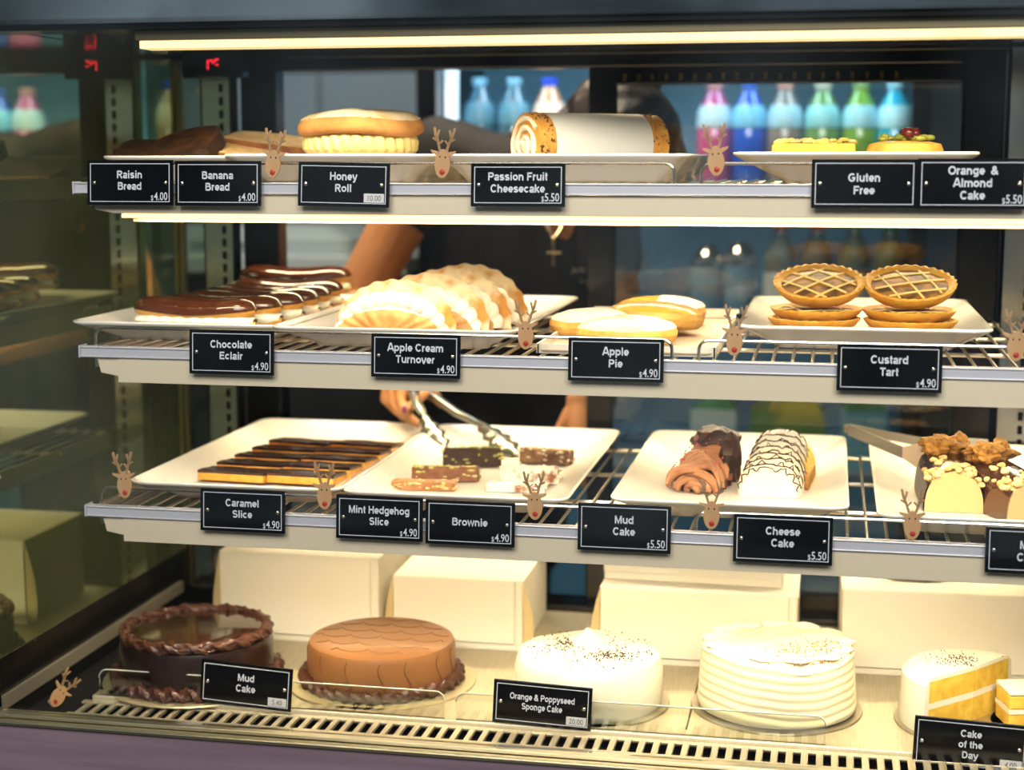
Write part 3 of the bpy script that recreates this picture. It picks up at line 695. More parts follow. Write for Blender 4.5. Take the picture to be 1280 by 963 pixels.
for x, y, a, k, lb in TO:
    if t0 is None: t0 = turnover((x, y, z2 + PF), (0, 0, rad(a)), lb)
    else: dup(t0, (x, y, z2 + PF), (0, 0, rad(a)), lb, scale=(k,) * 3)

# apple pies on a card tray
t = thing('card_tray', 'flat cardboard tray under the iced apple pies', 'tray', (-.245, 2.19, z2))
b = MB(); b.loft([rr(.215, .49, .01, .0), rr(.222, .497, .012, .004), rr(.222, .497, .012, .0052), rr(.212, .487, .01, .0015)]); b.build('sheet', mat('tray_card', 'e9dcc4', .6, col2='dcc9a6', nscale=8), t)
b = MB(); b.box(-.11, .11, -.246, -.243, 0, .012); b.box(-.111, -.108, -.246, .246, 0, .012); b.box(.108, .111, -.246, .246, 0, .012); b.box(-.11, .11, .243, .246, 0, .014); b.build('rim', CARD, t)
YEL = mat('yellow_icing', 'f0b53a', .3, coat=.3)
def pie(loc, rot, label, top, half):
    t = thing('apple_pie', label, 'pie', loc, rot, 'iced apple pies'); t.scale = (1.04, 1.04, 1.35)
    b = MB(); b.lathe([(0, 0), (.055, 0), (.061, .004), (.063, .010), (.061, .015), (.054, .0185), (0, .0195)], 64, wob=lambda a, r, zz: (r * (1 + .006 * sin(9 * a)), zz)); b.build('crust', GOLD, t)
    def dome(a0, a1, dz, m, nm, R=.0605):
        b = MB(); b.lathe([(0, .0255 + dz), (.02, .025 + dz), (.04, .023 + dz), (R - .004, .0185 + dz), (R, .0152 + dz), (R - .001, .0135), (.05, .014), (0, .014)], 48, a0, a1); b.build(nm, m, t)
    dome(0, TAU, 0, top, 'icing')
    if half: dome(-1.25, 1.9, .0006, ICING, 'white_icing', .0612)
    return t
zt = z2 + .0055
NUDE = mat('fawn_icing', 'f1dcae', .4, coat=.2)
pie((-.254, 2.03, zt), (0, 0, rad(10)), 'oval apple pie at the front of the tray, half fawn and half white iced', NUDE, True)
pie((-.306, 2.13, zt), (0, 0, rad(50)), 'white iced apple pie peeking out on the left behind the front one', ICING, False)
pie((-.232, 2.165, zt + .008), (rad(-4), rad(3), 0), 'yellow iced apple pie behind the front one', YEL, False)
pie((-.238, 2.29, zt + .004), (0, 0, rad(-20)), 'apple pie at the back of the tray, half yellow and half white iced', YEL, True)
t = thing('serving_knife', 'dark flat serving knife lying at the back of the card tray', 'knife', (-.165, 2.36, z2 + .006), (0, 0, rad(4)))
b = MB(); b.box(-.045, .03, -.008, .008, 0, .002); b.build('blade', STEEL, t, bevel=.0008); b = MB(); b.box(.03, .1, -.007, .007, 0, .008); b.build('handle', BLACK, t, bevel=.002)

# custard tarts: two stacks, each with one leaning against the back
TCRUST = mat('tart_crust', 'd99a30', .5, col2='eab950', nscale=40, bump=.3, bscale=110)
CUST = mat('baked_custard', 'a06a1c', .5, col2='4f310e', nscale=55, contrast=(.42, .62), coat=.05)
def tart_parts(t):
    b = MB(); R = .059
    b.lathe([(0, 0), (.048, 0), (.054, .006), (R, .0145), (R + .001, .0175), (R - .0035, .0185), (R - .008, .0145), (.046, .012), (0, .012)], 128,
            wob=lambda a, r, zz: (r * (1 + (.014 * sin(30 * a) if r > .05 else 0)), zz + (.0008 * sin(30 * a) if r > .055 else 0)))
    b.build('crust', TCRUST, t)
    b = MB(); b.lathe([(0, .0165), (.03, .016), (.047, .0142), (.0505, .0135), (.0505, .012), (0, .012)], 48); b.build('custard', CUST, t)
    b = MB()
    for k in (-1, 0, 1):
        for a in (rad(38), rad(-52)):
            o = k * .028; l = math.sqrt(.0475 ** 2 - o ** 2); P = []
            for q in range(9):
                s_ = -l + 2 * l * q / 8; x = s_ * cos(a) - o * sin(a); y = s_ * sin(a) + o * cos(a); r_ = math.hypot(x, y); P.append((x, y, .0168 - .9 * r_ ** 2))
            b.tube(P, .0017, 6)
    b.build('icing_lattice', mat('lattice_icing', 'f6dd8e', .5), t)
tt = None
for side, x0, nm in ((0, -.014, 'left'), (1, .102, 'right')):
    other = 'nearer the reindeer' if side == 0 else 'nearer the slotted post'
    for k, (dx, dy, dz, ax, az, w) in enumerate(((-.010 + .014 * side, 0, 0, 0, 10, 'lowest'), (-.006 + .008 * side, .008, .0125, 0, 40, 'middle'), (-.003 + .003 * side, .016, .0250, 1, -20, 'third'), (.0, .026, .0560, 19, -18 if side else 10, 'tilted'))):
        loc = (x0 + dx, 2.13 + dy, z2 + PF + dz); rot = (rad(ax), 0, rad(0))
        lb = f'custard tart {w} in the stack {other}' if k < 3 else f'latticed custard tart tilted on top of the stack {other}'
        if tt is None: tt = thing('custard_tart', lb, 'tart', loc, rot, 'custard tarts'); tart_parts(tt); tt.scale = (1, 1, .7)
        else:
            d = dup(tt, loc, rot, lb); d.scale = (1, 1, .7) if k < 3 else (1, 1, .95); d.rotation_euler = (Matrix.Rotation(rad(ax), 3, 'X') @ Matrix.Rotation(rad(az), 3, 'Z')).to_euler()

# ================================================================== LOWEST WIRE SHELF FOOD
CARA = mat('caramel_base', 'd98f2c', .5, col2='e8aa45', nscale=60, bump=.15)
CTOP = mat('slice_chocolate', '3d2016', .22, col2='2b140d', nscale=30, coat=.4, bump=.08, bscale=60)
c0 = None
for r in range(5):
    for k in range(2):
        x = -.797 + k * .0995 + r * .006; y = 2.06 + r * .0545; zz = z3 + PF + .0018 + r * .001
        lb = f"caramel slice in the {('left', 'right')[k]} column, {('front', 'second', 'third', 'fourth', 'rear')[r]} row of its plate"
        rot = (rad(-3.5), 0, rad(-4 if r < 4 else -9))
        if c0 is None:
            c0 = thing('caramel_slice', lb, 'slice', (x, y, zz), rot, 'caramel slices')
            b = MB(); b.box(-.049, .049, -.024, .024, 0, .0105); b.build('caramel', CARA, c0, bevel=.001)
            b = MB(); b.surf(lambda u, v: Vector((-.0492 + .0984 * u, -.0242 + .0484 * v, .0138 + .0006 * sin(u * 9 + v * 5))), 14, 8); b.box(-.0492, .0492, -.0242, .0242, .0103, .0136); b.build('chocolate_top', CTOP, c0)
        else: dup(c0, (x, y, zz), rot, lb)

# mint hedgehog bars and brownies
def bar(px, py, Y, L, W, H, az, m, label, grp, ax=0, ms=None, lift=0, name='mint_hedgehog_bar'):
    c = AZ(px, py, z3 + PF + H / 2); t = thing(name, label, 'bar', (c.x, c.y, z3 + PF + lift), (rad(ax), 0, rad(az)), grp)
    b = MB(); b.loft([rr(L, W, .003, 0, 3), rr(L, W, .003, H * .9, 3), rr(L - .004, W - .004, .003, H, 3)]); ob = b.build('body', m, t, edge=30)
    b = MB(); rnd = random.Random(int(px))
    for k in range(30):
        f_ = rnd.random()
        p = (rnd.uniform(-L / 2, L / 2), -W / 2, rnd.uniform(.003, H)) if f_ < .45 else ((L / 2, rnd.uniform(-W / 2, W / 2), rnd.uniform(.003, H)) if f_ < .65 else (rnd.uniform(-L / 2, L / 2), rnd.uniform(-W / 2, W / 2), H))
        b.ell(p, (rnd.uniform(.0015, .005), rnd.uniform(.001, .003), rnd.uniform(.001, .0025)), 6, 5, wob=.4)
    b.build(ms[0], ms[1], t); return t
NUT = ('nut_piece', mat('almond_piece', 'f0d9a0', .6, col2='d9b26a', nscale=60)); MINT = ('mint_drizzle', mat('mint_green', '9cb24a', .5, col2='d8cf8a', nscale=50)); SUG = ('sugar_patch', mat('icing_sugar', 'fbf3e4', .8, col2='eedcc0', nscale=50))
MB1 = mat('hedgehog_dark', '43251a', .4, col2='2c170f', nscale=70, bump=.2); MB2 = mat('hedgehog_mid', '8a5a3c', .5, col2='6d4229', nscale=70, bump=.2); MB3 = mat('hedgehog_light', 'b07d4e', .55, col2='94623a', nscale=60, bump=.2)
BRW = mat('brownie_dusted', 'f5ead8', .8, col2='7a4a2c', nscale=46, contrast=(.5, .66), bump=.4, bscale=80); BRD = mat('brownie_dark', 'a5805c', .7, col2='54301e', nscale=46, contrast=(.4, .6), bump=.4, bscale=80)
bar(590, 571, 2.2, .085, .03, .026, 14, MB1, 'dark mint hedgehog bar at the back under the tongs', 'mint hedgehog bars', -8, MINT)
bar(557, 592, 2.1, .092, .028, .020, 8, MB2, 'medium brown mint hedgehog bar in the middle of three', 'mint hedgehog bars', -6, MINT)
bar(530, 606, 2.0, .086, .026, .012, 2, MB3, 'light brown flat mint hedgehog bar nearest the plate front', 'mint hedgehog bars', -3, NUT)
bar(683, 570, 2.2, .076, .03, .022, -10, BRD, 'brownie with a brown speckled top at the back of its plate', 'brownie bars', -8, SUG, name='brownie_bar')
bar(662, 594, 2.1, .08, .034, .024, 10, BRW, 'sugar dusted brownie in the middle behind the reindeer', 'brownie bars', -10, SUG, name='brownie_bar')
bar(645, 609, 2.0, .08, .026, .010, 2, BRW, 'flat white dusted brownie nearest the plate front', 'brownie bars', -2, SUG, name='brownie_bar')

# arch shaped slices
def arch(b, W, H0, H1, L, mi=0, ridg=0, n=24, k=24, nr=7, y0=0, s_=1.0, a0=0, a1=pi, lump=0):
    def f(u, v):
        a = a0 + (a1 - a0) * u; h = H0 + (H1 - H0) * v; r_ = s_ * (1 + ridg * (abs(sin(pi * nr * v)) - .5))
        q = Vector((-W / 2 * r_ * (abs(cos(a)) ** .7) * (1 if cos(a) > 0 else -1), y0 + L * v, h * r_ * max(0, sin(a)) ** .75))
        if lump: q += Vector((0, 0, lump * mnoise.noise(q * 60)))
        return q
    b.surf(f, n, k, mi=mi, capv=True); return f
c = AZ(960, 622, z3 + PF)
t = thing('cheese_cake_slice', 'arched white cheese cake slice with thin chocolate drizzle', 'cake slice', (c.x, c.y, z3 + PF), (0, 0, rad(-5)))
b = MB(); f = arch(b, .078, .036, .066, .145, 0, .13, 40, 90, 7, lump=.003); b.build('cream_body', CREAM, t)
b = MB(); P = []
for r in range(14):
    v = .02 + r * .07; P = []
    for q in range(40):
        u = .04 + .92 * q / 39; p = f(u, min(.985, v + .022 * sin(q * 1.1 + r) + .012 * sin(q * 2.3))); P.append(p * 1.012 + Vector((0, 0, .0006)))
    b.tube(P, .00095, 5)
b.build('chocolate_drizzle', CHOC, t)
b = MB(); b.box(-.036, .047, .06, .15, 0, .02); b.build('biscuit_base', mat('biscuit', '9a672a', .7, col2='c08e45', nscale=60, bump=.3), t, bevel=.003)
b = MB(); arch(b, .066, .04, .052, .07, 0, 0, 20, 8, 7, y0=.085); o = b.build('sponge_side', mat('sponge_yellow', 'f0cf6a', .7, bump=.2, bscale=110), t); o.location.x = .014

c = AZ(864, 618, z3 + PF)
t = thing('mud_cake_slice', 'tall chocolate mud cake slice with piped light brown cream swirls', 'cake slice', (c.x, c.y, z3 + PF), (0, 0, rad(-12)))
b = MB(); arch(b, .062, .018, .045, .122, 0, .12, 26, 40, 5, y0=.018, lump=.006); b.build('chocolate_body', CHOCM, t)
CSW = mat('choc_cream', 'b98159', .45, col2='9a6644', nscale=40, sss=.05)
b = MB(); rnd = random.Random(2)
for k in range(13):
    P = []; v0 = k / 12
    for q in range(22):
        u = q / 21; a = pi * (.06 + .88 * u); y = .000 + .095 * v0 + .022 * sin(a) * (1 - v0 * .4) + .012 * u; R_ = .036 * (1 - .12 * v0)
        P.append((-R_ * cos(a) * (1 + .06 * sin(k * 2 + q * .6)), y, .004 + (.030 + .026 * v0) * sin(a) + .004 * sin(k + q * .5)))
    b.tube(P, [.002 + .0034 * max(0, sin(pi * q / 21)) ** .6 for q in range(22)], 10)
for k in range(6):
    P = []; R_ = .008 + .005 * k
    for q in range(16):
        a = pi * (.02 + .96 * q / 15); P.append((-R_ * cos(a) + .003 * sin(k * 2.1), .006 + .005 * sin(k * 1.7 + q * .4) + .001 * k, .003 + R_ * .85 * sin(a)))
    b.tube(P, .0042, 8)
b.build('cream_swirl', CSW, t)
b = MB(); b.ell((.004, .105, .056), (.034, .026, .018), 18, 12, wob=.35); b.ell((.03, .085, .04), (.014, .03, .028), 14, 10, wob=.35); b.ell((-.008, .13, .05), (.025, .02, .02), 14, 10, wob=.35)
b.build('chocolate_shaving', mat('dark_shaving', '3a1f16', .45, col2='24120c', nscale=50, bump=.5, bscale=100), t)
b = MB()
for k in range(60):
    a = rnd.uniform(.2, 2.6); v0 = rnd.random(); b.ell((-.037 * cos(a), .01 + .08 * v0, .012 + (.034 + .024 * v0) * sin(a)), rnd.uniform(.0008, .0017), 5, 4)
o = b.build('pink_sprinkles', mat('pink_dust', 'c2556a', .6), t); o['kind'] = 'stuff'

# sauce covered slices on the right plate
SAUCE = mat('chocolate_sauce', '3f2113', .15, coat=.6)
PEACH = mat('caramel_cream', 'dcb17c', .5, sss=.1, bump=.06, bscale=70)
def sauced(loc, rot, label):
    t = thing('sauced_cake_slice', label, 'cake slice', loc, rot, 'chocolate sauced cake slices')
    b = MB(); f = arch(b, .072, .048, .062, .13, 0, 0, 26, 16); b.build('cake_body', PEACH, t)
    b = MB(); rnd = random.Random(4)
    def sx(u, v):
        p = f(u, v); n_ = Vector((p.x, 0, p.z * .8)).normalized(); return p + n_ * .0022
    for lo, hi in ((.0, .26), (.70, 1.0)):
        b.surf(lambda u, v: sx(lo + (hi - lo) * u + .03 * mnoise.noise(Vector((v * 9, lo, 1))), .0 + v * .98), 10, 24)
    b.surf(lambda u, v: sx(.26 + .44 * u, .12 + .05 * sin(u * 11) + v * .8), 14, 20)
    b.build('chocolate_sauce', SAUCE, t)
    b = MB()
    for k in range(52):
        u = rnd.uniform(.22, .82); v = rnd.uniform(.0, .55); p = sx(u, v); s_ = rnd.uniform(.0028, .0062); b.ell(p + Vector((0, 0, .001)), (s_, s_ * rnd.uniform(.6, 1), s_ * .7), 8, 6, wob=.35)
    b.build('nut_piece', NUT[1], t)
    b = MB(); b.ell((.0, .112, .066), (.034, .022, .013), 60, 36, wob=.45); b.ell((-.012, .1, .065), (.018, .018, .013), 40, 28, wob=.45); b.ell((.016, .118, .068), (.016, .016, .013), 40, 28, wob=.45); b.build('crumble_top', mat('caramel_crumble', 'd39b45', .55, col2='84571f', nscale=50, bump=.5, bscale=90), t)
    return t
c = AZ(1192, 641, z3 + PF); s0 = sauced((c.x, c.y, z3 + PF), (0, 0, rad(2)), 'sauced cake slice with nuts and a pale front right of the cake tongs')
c = AZ(1292, 652, z3 + PF); dup(s0, (c.x, c.y, z3 + PF), (0, 0, rad(24)), 'sauced cake slice cut off by the right edge of the photo')

# cake tongs on the right plate
t = thing('cake_tongs', 'steel cake tongs with flat paddles resting on the rightmost plate', 'tongs', (0, 0, 0))
A = AT(1060, 537, 2.42); B_ = AT(1128, 566, 2.25); B2 = AT(1168, 556, 2.38)
def flatbar(b, p, q, w, th=.0016):
    p = Vector(p); q = Vector(q); d = (q - p).normalized(); up = Vector((0, 0, 1)); sd = d.cross(up).normalized()
    V = [];
    for e in (p, q):
        for s1, s2 in ((-1, -1), (1, -1), (1, 1), (-1, 1)): V.append(e + up * (w / 2 * s1) + sd * (th / 2 * s2))
    b.add(V, [(0, 1, 2, 3), (7, 6, 5, 4), (0, 4, 5, 1), (1, 5, 6, 2), (2, 6, 7, 3), (3, 7, 4, 0)], 0, False)
TST = mat('tongs_steel', 'a39e94', .35, .7)
b = MB(); flatbar(b, A, B_, .017); b.build('arm', TST, t, bevel=.0006)
b = MB(); flatbar(b, A + Vector((.004, .01, 0)), B2, .013); b.build('arm', TST, t, bevel=.0006)
b = MB(); b.tube([A + Vector((0, -.002, 0)), A + Vector((-.004, .006, 0)), A + Vector((.004, .012, 0))], .004, 8, flat=1.6); b.build('spring_bend', TST, t)
for P0, dx, dy in ((B_, .062, .02), (B2, .075, .0)):
    b = MB(); P0 = Vector(P0); h = .018; V = [P0 + Vector((0, 0, .008)), P0 + Vector((.02, dy * .3, .012)), P0 + Vector((dx, dy, .010)), P0 + Vector((dx + .006, dy, -.012)), P0 + Vector((.02, dy * .3, -.022)), P0 + Vector((0, 0, -.008))]
    V2 = [v + Vector((0, .0014, 0)) for v in V]; b.add(V + V2, [(0, 1, 2, 3, 4, 5), (11, 10, 9, 8, 7, 6)] + [(i, (i + 1) % 6, (i + 1) % 6 + 6, i + 6) for i in range(6)], 0, False)
    b.build('paddle', mat('paddle_steel', 'e6e3da', .35, .6), t)

# ================================================================== CAKES ON THE DECK
def board(t, R, m=None, z=0):
    b = MB(); b.lathe([(0, 0), (R, 0), (R + .0006, .0015), (R, .003), (0, .003)], 96); return b.build('cake_board', m or mat('silver_board', 'd8cfb6', .3, .9), t)
def rope(b, R, z, r0, k, tw=2, amp=.28, n=360, m=18):
    def f(u, v):
        a = TAU * u; q = TAU * v; r_ = r0 * (1 + amp * sin(k * a + tw * q) + .12 * sin(3 * k * a + 4 * q) + .12 * sin(k * .5 * a))
        return Vector(((R + r_ * cos(q)) * cos(a), (R + r_ * cos(q)) * sin(a), z + r_ * sin(q)))
    b.surf(f, n, m, cu=True, cv=True)
def cake_loc(px, py, Z): c = AZ(px, py, Z); return c
GB = mat('gold_board', 'e9d9ac', .35, .6)
# glossy mud cake
c = AZ(246, 789, DECK + .068)
t = thing('mud_cake', 'dark glossy chocolate mud cake with a piped rope border', 'cake', (c.x, c.y, DECK))
board(t, .13, GB)
b = MB(); b.lathe([(0, .003), (.106, .003), (.106, .055), (.103, .064), (.098, .0665), (0, .0665)], 96); b.build('cake_body', mat('mud_side', '2a1712', .28, col2='1f100c', nscale=40, coat=.3, bump=.1, bscale=60), t)
b = MB(); b.lathe([(0, .0735), (.088, .0735), (.093, .0725), (.093, .066), (0, .066)], 96); b.build('glaze', mat('mirror_glaze', '3a2014', .045, coat=1), t)
b = MB(); rope(b, .0985, .0715, .0068, 20, 2, .30, 440, 20); rope(b, .0985, .072, .005, 13, -3, .5, 440, 12); b.build('top_piping', CHOCP, t)
b = MB(); rope(b, .110, .011, .009, 30, 2, .3, 440, 16); b.build('base_piping', CHOCP, t)
# brown cake with scalloped lines
c = AZ(477, 795, DECK + .064)
t = thing('caramel_brown_cake', 'round milk chocolate coloured cake with fine scalloped lines on its smooth top', 'cake', (c.x, c.y, DECK))
board(t, .131, GB)
BRS = mat('brown_icing', '90633a', .4, col2='855831', nscale=14, coat=.15)
b = MB(); b.lathe([(0, .003), (.1, .003), (.1025, .02), (.1025, .054), (.100, .0605), (.094, .0635), (0, .064)], 96); b.build('cake_body', BRS, t)
b = MB(); LNE = mat('thin_choc_line', '6d4526', .5)
rp = random.Random(1)
for r in range(6):
    yy = -.078 + r * .031; P = []
    hw = math.sqrt(max(0, .093 ** 2 - yy ** 2)); n_ = max(2, int(hw * 2 / .043)); 
    for q in range(n_ * 14 + 1):
        x = -hw + 2 * hw * q / (n_ * 14); ph = (x / .043 + .5 * (r % 2)) % 1.0; cusp = abs(ph - .5) * 2
        y = yy + .013 * (cusp ** 5) - .004 * (1 - cusp) ** 5 + .002
        if math.hypot(x, y) < .094: P.append((x, y, .0638 if math.hypot(x, y) < .09 else .0634))
    if len(P) > 2: b.tube(P, .0007, 4)
b.build('scallop_lines', LNE, t)
b = MB()
for a in (-2.75, -2.2, -1.75, -1.3, -.95, -.45, -.1):
    P = [(.1028 * cos(a + .05 * sin(q)), .1028 * sin(a + .05 * sin(q)), .006 + .05 * q / 6) for q in range(7)]; b.tube(P, [.0006 + .0009 * (1 - q / 6) for q in range(7)], 5)
b.build('drip_lines', LNE, t)
b = MB(); rope(b, .107, .0105, .0075, 34, 2, .35, 460, 14); b.build('base_piping', CHOCP, t)
# poppyseed sponge
c = AZ(736, 812, DECK + .072)
t = thing('poppyseed_cake', 'white iced sponge cake sprinkled with poppy seeds around a cream peak', 'cake', (c.x, c.y, DECK))
board(t, .108)
def wb_(a, r, zz): return (r * (1 + .008 * sin(4 * a + 1) + .006 * mnoise.noise(Vector((a * 4, zz * 60, 1)))), zz + (.0015 * sin(5 * a) if r > .06 and zz > .03 else 0))
b = MB(); b.lathe([(0, .003), (.096, .003), (.0985, .012), (.0985, .03), (.0985, .05), (.096, .06), (.0935, .068), (.088, .0715), (.07, .0725), (.04, .0725), (0, .0725)], 96, wob=wb_); b.build('icing', ICING, t)
b = MB(); b.lathe([(.026, .0725), (.022, .078), (.014, .083), (.007, .087), (.003, .0925), (0, .094)], 40, wob=lambda a, r, zz: (r * (1 + .14 * sin(5 * a + zz * 160)), zz)); b.add([], []); o = b.build('cream_peak', CREAM, t); o.location = (-.006, .03, -.001)
b = MB(); rnd = random.Random(12)
for k in range(520):
    if k < 330:
        a = rnd.gauss(-1.0, .42) if k % 2 else rnd.gauss(2.7, .35); r_ = abs(rnd.gauss(.038, .012))
        x, y = .012 + r_ * cos(a) * 1.2, .004 + r_ * sin(a)
    else: a = rnd.uniform(0, TAU); r_ = .09 * math.sqrt(rnd.random()); x, y = r_ * cos(a), r_ * sin(a)
    b.ell((x, y, .0733), rnd.uniform(.0007, .0013), 5, 4)
o = b.build('poppy_seeds', mat('poppy', '3a2c1c', .6), t); o['kind'] = 'stuff'
# tall ridged white cake
c = AZ(972, 800, DECK + .092)
t = thing('ridged_white_cake', 'tall white iced cake with combed horizontal ridges around its side', 'cake', (c.x, c.y, DECK))
board(t, .112)
prof = [(0, .003), (.095, .003), (.103, .006)]
for k in range(36):
    zz = .008 + .068 * k / 35; prof.append((.1045 - .07 * (zz - .008) + .0014 * abs(sin(k / 35 * pi * 6)) - .001, zz))
prof += [(.100, .082), (.095, .0875), (.086, .091), (.07, .0925), (.045, .0925), (0, .0915)]
def wr(a, r, zz): return (r * (1 + .006 * mnoise.noise(Vector((cos(a) * 2, sin(a) * 2, zz * 25))) + .01 * mnoise.noise(Vector((cos(a), sin(a), 5)))), zz + ((.0028 * sin(2 * a + .5) + .0025 * mnoise.noise(Vector((cos(a) * 2, sin(a) * 2, 9)))) if .01 < zz else 0) + (.004 * mnoise.noise(Vector((r * cos(a) * 26, r * sin(a) * 26, 3))) if zz > .08 else 0))
b = MB(); b.lathe(prof, 128, wob=wr); b.build('icing', mat('cream_icing', 'f8ecc8', .42, sss=.1, bump=.08, bscale=50), t)
b = MB(); rnd = random.Random(5)
for k in range(13):
    a = TAU * k / 13 + .2; b.ell((.08 * cos(a), .08 * sin(a), .0905), (.021, .015, .0045), 20, 12, wob=.3)
b.build('cream_rim', CREAM, t)
b = MB()
for k in range(300):
    a = rnd.gauss(-.7, .55); r_ = min(.099, abs(rnd.gauss(.075, .02))); b.ell((r_ * cos(a), r_ * sin(a), .0945 if r_ < .088 else .089), rnd.uniform(.0005, .0014), 5, 4)
o = b.build('nut_crumbs', mat('nut_crumb', 'b98c4c', .7), t); o['kind'] = 'stuff'
# cut cake
cA = AZ(1158, 918, DECK + .004); cB = AZ(1268, 884, DECK + .004); cc = (cA + cB) / 2; dirA = math.atan2(cA.y - cc.y, cA.x - cc.x); dirB = math.atan2(cB.y - cc.y, cB.x - cc.x)
RC = (cA - cB).length / 2 * 1.02
while dirB > dirA: dirB -= TAU
t = thing('cut_cream_cake', 'half of a cream cake cut open to yellow sponge layers', 'cake', (cc.x, cc.y, DECK))
board(t, RC + .008)
a0, a1 = dirB + .10, dirA - .02
def sector(prof, m, nm, R=1):
    b = MB(); n = 56; k = len(prof); V = []; F = []
    for i in range(n + 1):
        a = a0 + (a1 - a0) * i / n
        for (r, z_) in prof: V.append((r * cos(a), r * sin(a), z_))
    for i in range(n):
        for j in range(k): F.append((i * k + j, (i + 1) * k + j, (i + 1) * k + (j + 1) % k, i * k + (j + 1) % k))
    F.append(tuple(range(k))); F.append(tuple(range(n * k, n * k + k))[::-1]); b.add(V, F, 0, True); return b.build(nm, m, t, edge=30)
SPG = mat('sponge_layer', 'f3cf52', .75, col2='e2b23a', nscale=70, bump=.35, bscale=120)
sector([(.0005, .003), (RC - .006, .003), (RC - .006, .034), (.0005, .034)], SPG, 'sponge_layer')
sector([(.0005, .034), (RC - .005, .034), (RC - .005, .042), (.0005, .042)], CREAM, 'cream_filling')
sector([(.0005, .042), (RC - .006, .042), (RC - .007, .070), (.0005, .070)], SPG, 'sponge_layer')
sector([(.0004, .070), (RC - .007, .070), (RC - .0062, .003), (RC + .002, .003), (RC + .003, .02), (RC, .066), (RC - .008, .074), (RC - .02, .0755), (.0004, .0755)], ICING, 'icing')
b = MB(); rnd = random.Random(21)
for k in range(150):
    a = rnd.gauss((a0 + a1) / 2 - .3, .5); r_ = abs(rnd.gauss(.4, .16)) * RC; b.ell((r_ * cos(a), r_ * sin(a), .0758), rnd.uniform(.0006, .0011), 5, 4)
o = b.build('poppy_seeds', MATS['poppy'], t); o['kind'] = 'stuff'
c = AZ(1296, 884, DECK + .03)
t = thing('yellow_cake_slice', 'yellow layered cake slice cut off by the lower right edge of the photo', 'cake slice', (c.x - .004, c.y + .02, DECK), (0, 0, rad(14)))
board(t, .05)
b = MB(); b.box(-.038, .04, -.025, .025, .003, .022); b.box(-.038, .04, -.025, .025, .028, .046); b.build('sponge_layer', SPG, t, bevel=.002)
b = MB(); b.box(-.0385, .0405, -.0255, .0255, .0221, .0279); b.build('cream_filling', CREAM, t)
b = MB(); b.box(-.039, .041, -.026, .026, .0462, .052); b.build('icing', ICING, t, bevel=.002)

# ================================================================== CAKE BOXES
def cbox(x0, x1, y0, dpt, z0, h, label, rot=0, name='cake_box', flap='right', lid=True):
    w = x1 - x0; t = thing(name, label, 'box', ((x0 + x1) / 2, y0 + dpt / 2, z0), (0, 0, rad(rot)), 'white cake boxes')
    b = MB(); b.box(-w / 2, w / 2, -dpt / 2, dpt / 2, 0, h - .002); b.build('carton', CARD, t, bevel=.0015)
    b = MB(); e = .0015
    if lid:
        b.box(-w / 2 - e, w / 2 + e, -dpt / 2 - e, dpt / 2, h - .002, h); b.box(-w / 2 - .0, w / 2 - .012, -dpt / 2 - .0045, -dpt / 2 - .003, .012, h - .0005)
        b.build('lid', CARD, t, bevel=.0015)
    for s in (-1, 1):
        if flap not in ('both', 'left' if s < 0 else 'right'): continue
        P = [(0, h - .003), (.006, h * .8), (.013, h * .55), (.016, h * .3), (.014, .004), (0, .004)]
        b = MB(); b.prism([(x, z_) for x, z_ in P], -.001, .001); o = b.build('tuck_flap', CARDIN, t); o.location = (s * (w / 2 + .0012), -dpt / 2 - .002, 0); o.rotation_euler = (0, 0, rad(25 if s > 0 else 155))
    return t
yb = 2.235
cbox(-.893, -.645, yb - .005, .2, DECK, .136, 'white cake box behind the dark mud cake', -.5, flap='left')
cbox(-.627, -.432, yb + .01, .21, DECK, .108, 'white cake box behind the brown cake with a curled side flap', .5, flap='both')
cbox(-.312, -.033, yb - .012, .2, DECK, .112, 'white cake box behind the poppyseed cake, under a flatter box', 0, flap='left')
cbox(-.312, -.055, yb + .03, .16, DECK + .1125, .03, 'flat white box lying on another cake box', -1, flap='none')
cbox(.028, .31, yb + .005, .2, DECK, .124, 'white cake box at the far right behind the cut cake', 1, flap='none')
t = thing('dark_paper_bag', 'crumpled dark plastic bag lying on the rightmost cake box', 'bag', (.13, 2.33, DECK + .1245))
b = MB(); b.ell((0, 0, .012), (.06, .04, .012), 24, 10, wob=.3); b.ell((.03, .0, .011), (.05, .03, .011), 20, 8, wob=.3); b.build('bag_body', mat('dark_bag', '3a3632', .3), t)
b = MB(); b.tube([(-.03, -.03, .022), (-.045, -.045, .016), (-.055, -.05, .006)], [.003, .005, .003], 8); b.build('knot', mat('bag_white', 'e8e0cc', .5), t)

# ================================================================== THERMOMETER
c0_ = AT(228, 98, 2.40); c1_ = AT(302, 64, 2.40)
t = thing('thermometer_display', 'black digital thermometer with red digits hanging in the upper left corner', 'thermometer', ((c0_.x + c1_.x) / 2, 2.40, c0_.z))
w = c1_.x - c0_.x; h = c1_.z - c0_.z + .012
b = MB(); b.box(-w / 2, w / 2, 0, .03, 0, h); b.build('case', BLACKG, t, bevel=.002)
b = MB()
def sg(x, z_, segs, s=.0075):
    q = .0012
    D = {'t': (x, x + s, z_ + 2 * s - q, z_ + 2 * s), 'm': (x, x + s, z_ + s - q / 2, z_ + s + q / 2), 'b': (x, x + s, z_, z_ + q), 'ul': (x - q, x, z_ + s, z_ + 2 * s - q), 'll': (x - q, x, z_ + q, z_ + s - q), 'ur': (x + s, x + s + q, z_ + s, z_ + 2 * s - q), 'lr': (x + s, x + s + q, z_, z_ + s)}
    for k in segs: a_, b_, d_, e_ = D[k]; b.box(a_, b_, -.0012, -.0002, d_, e_)
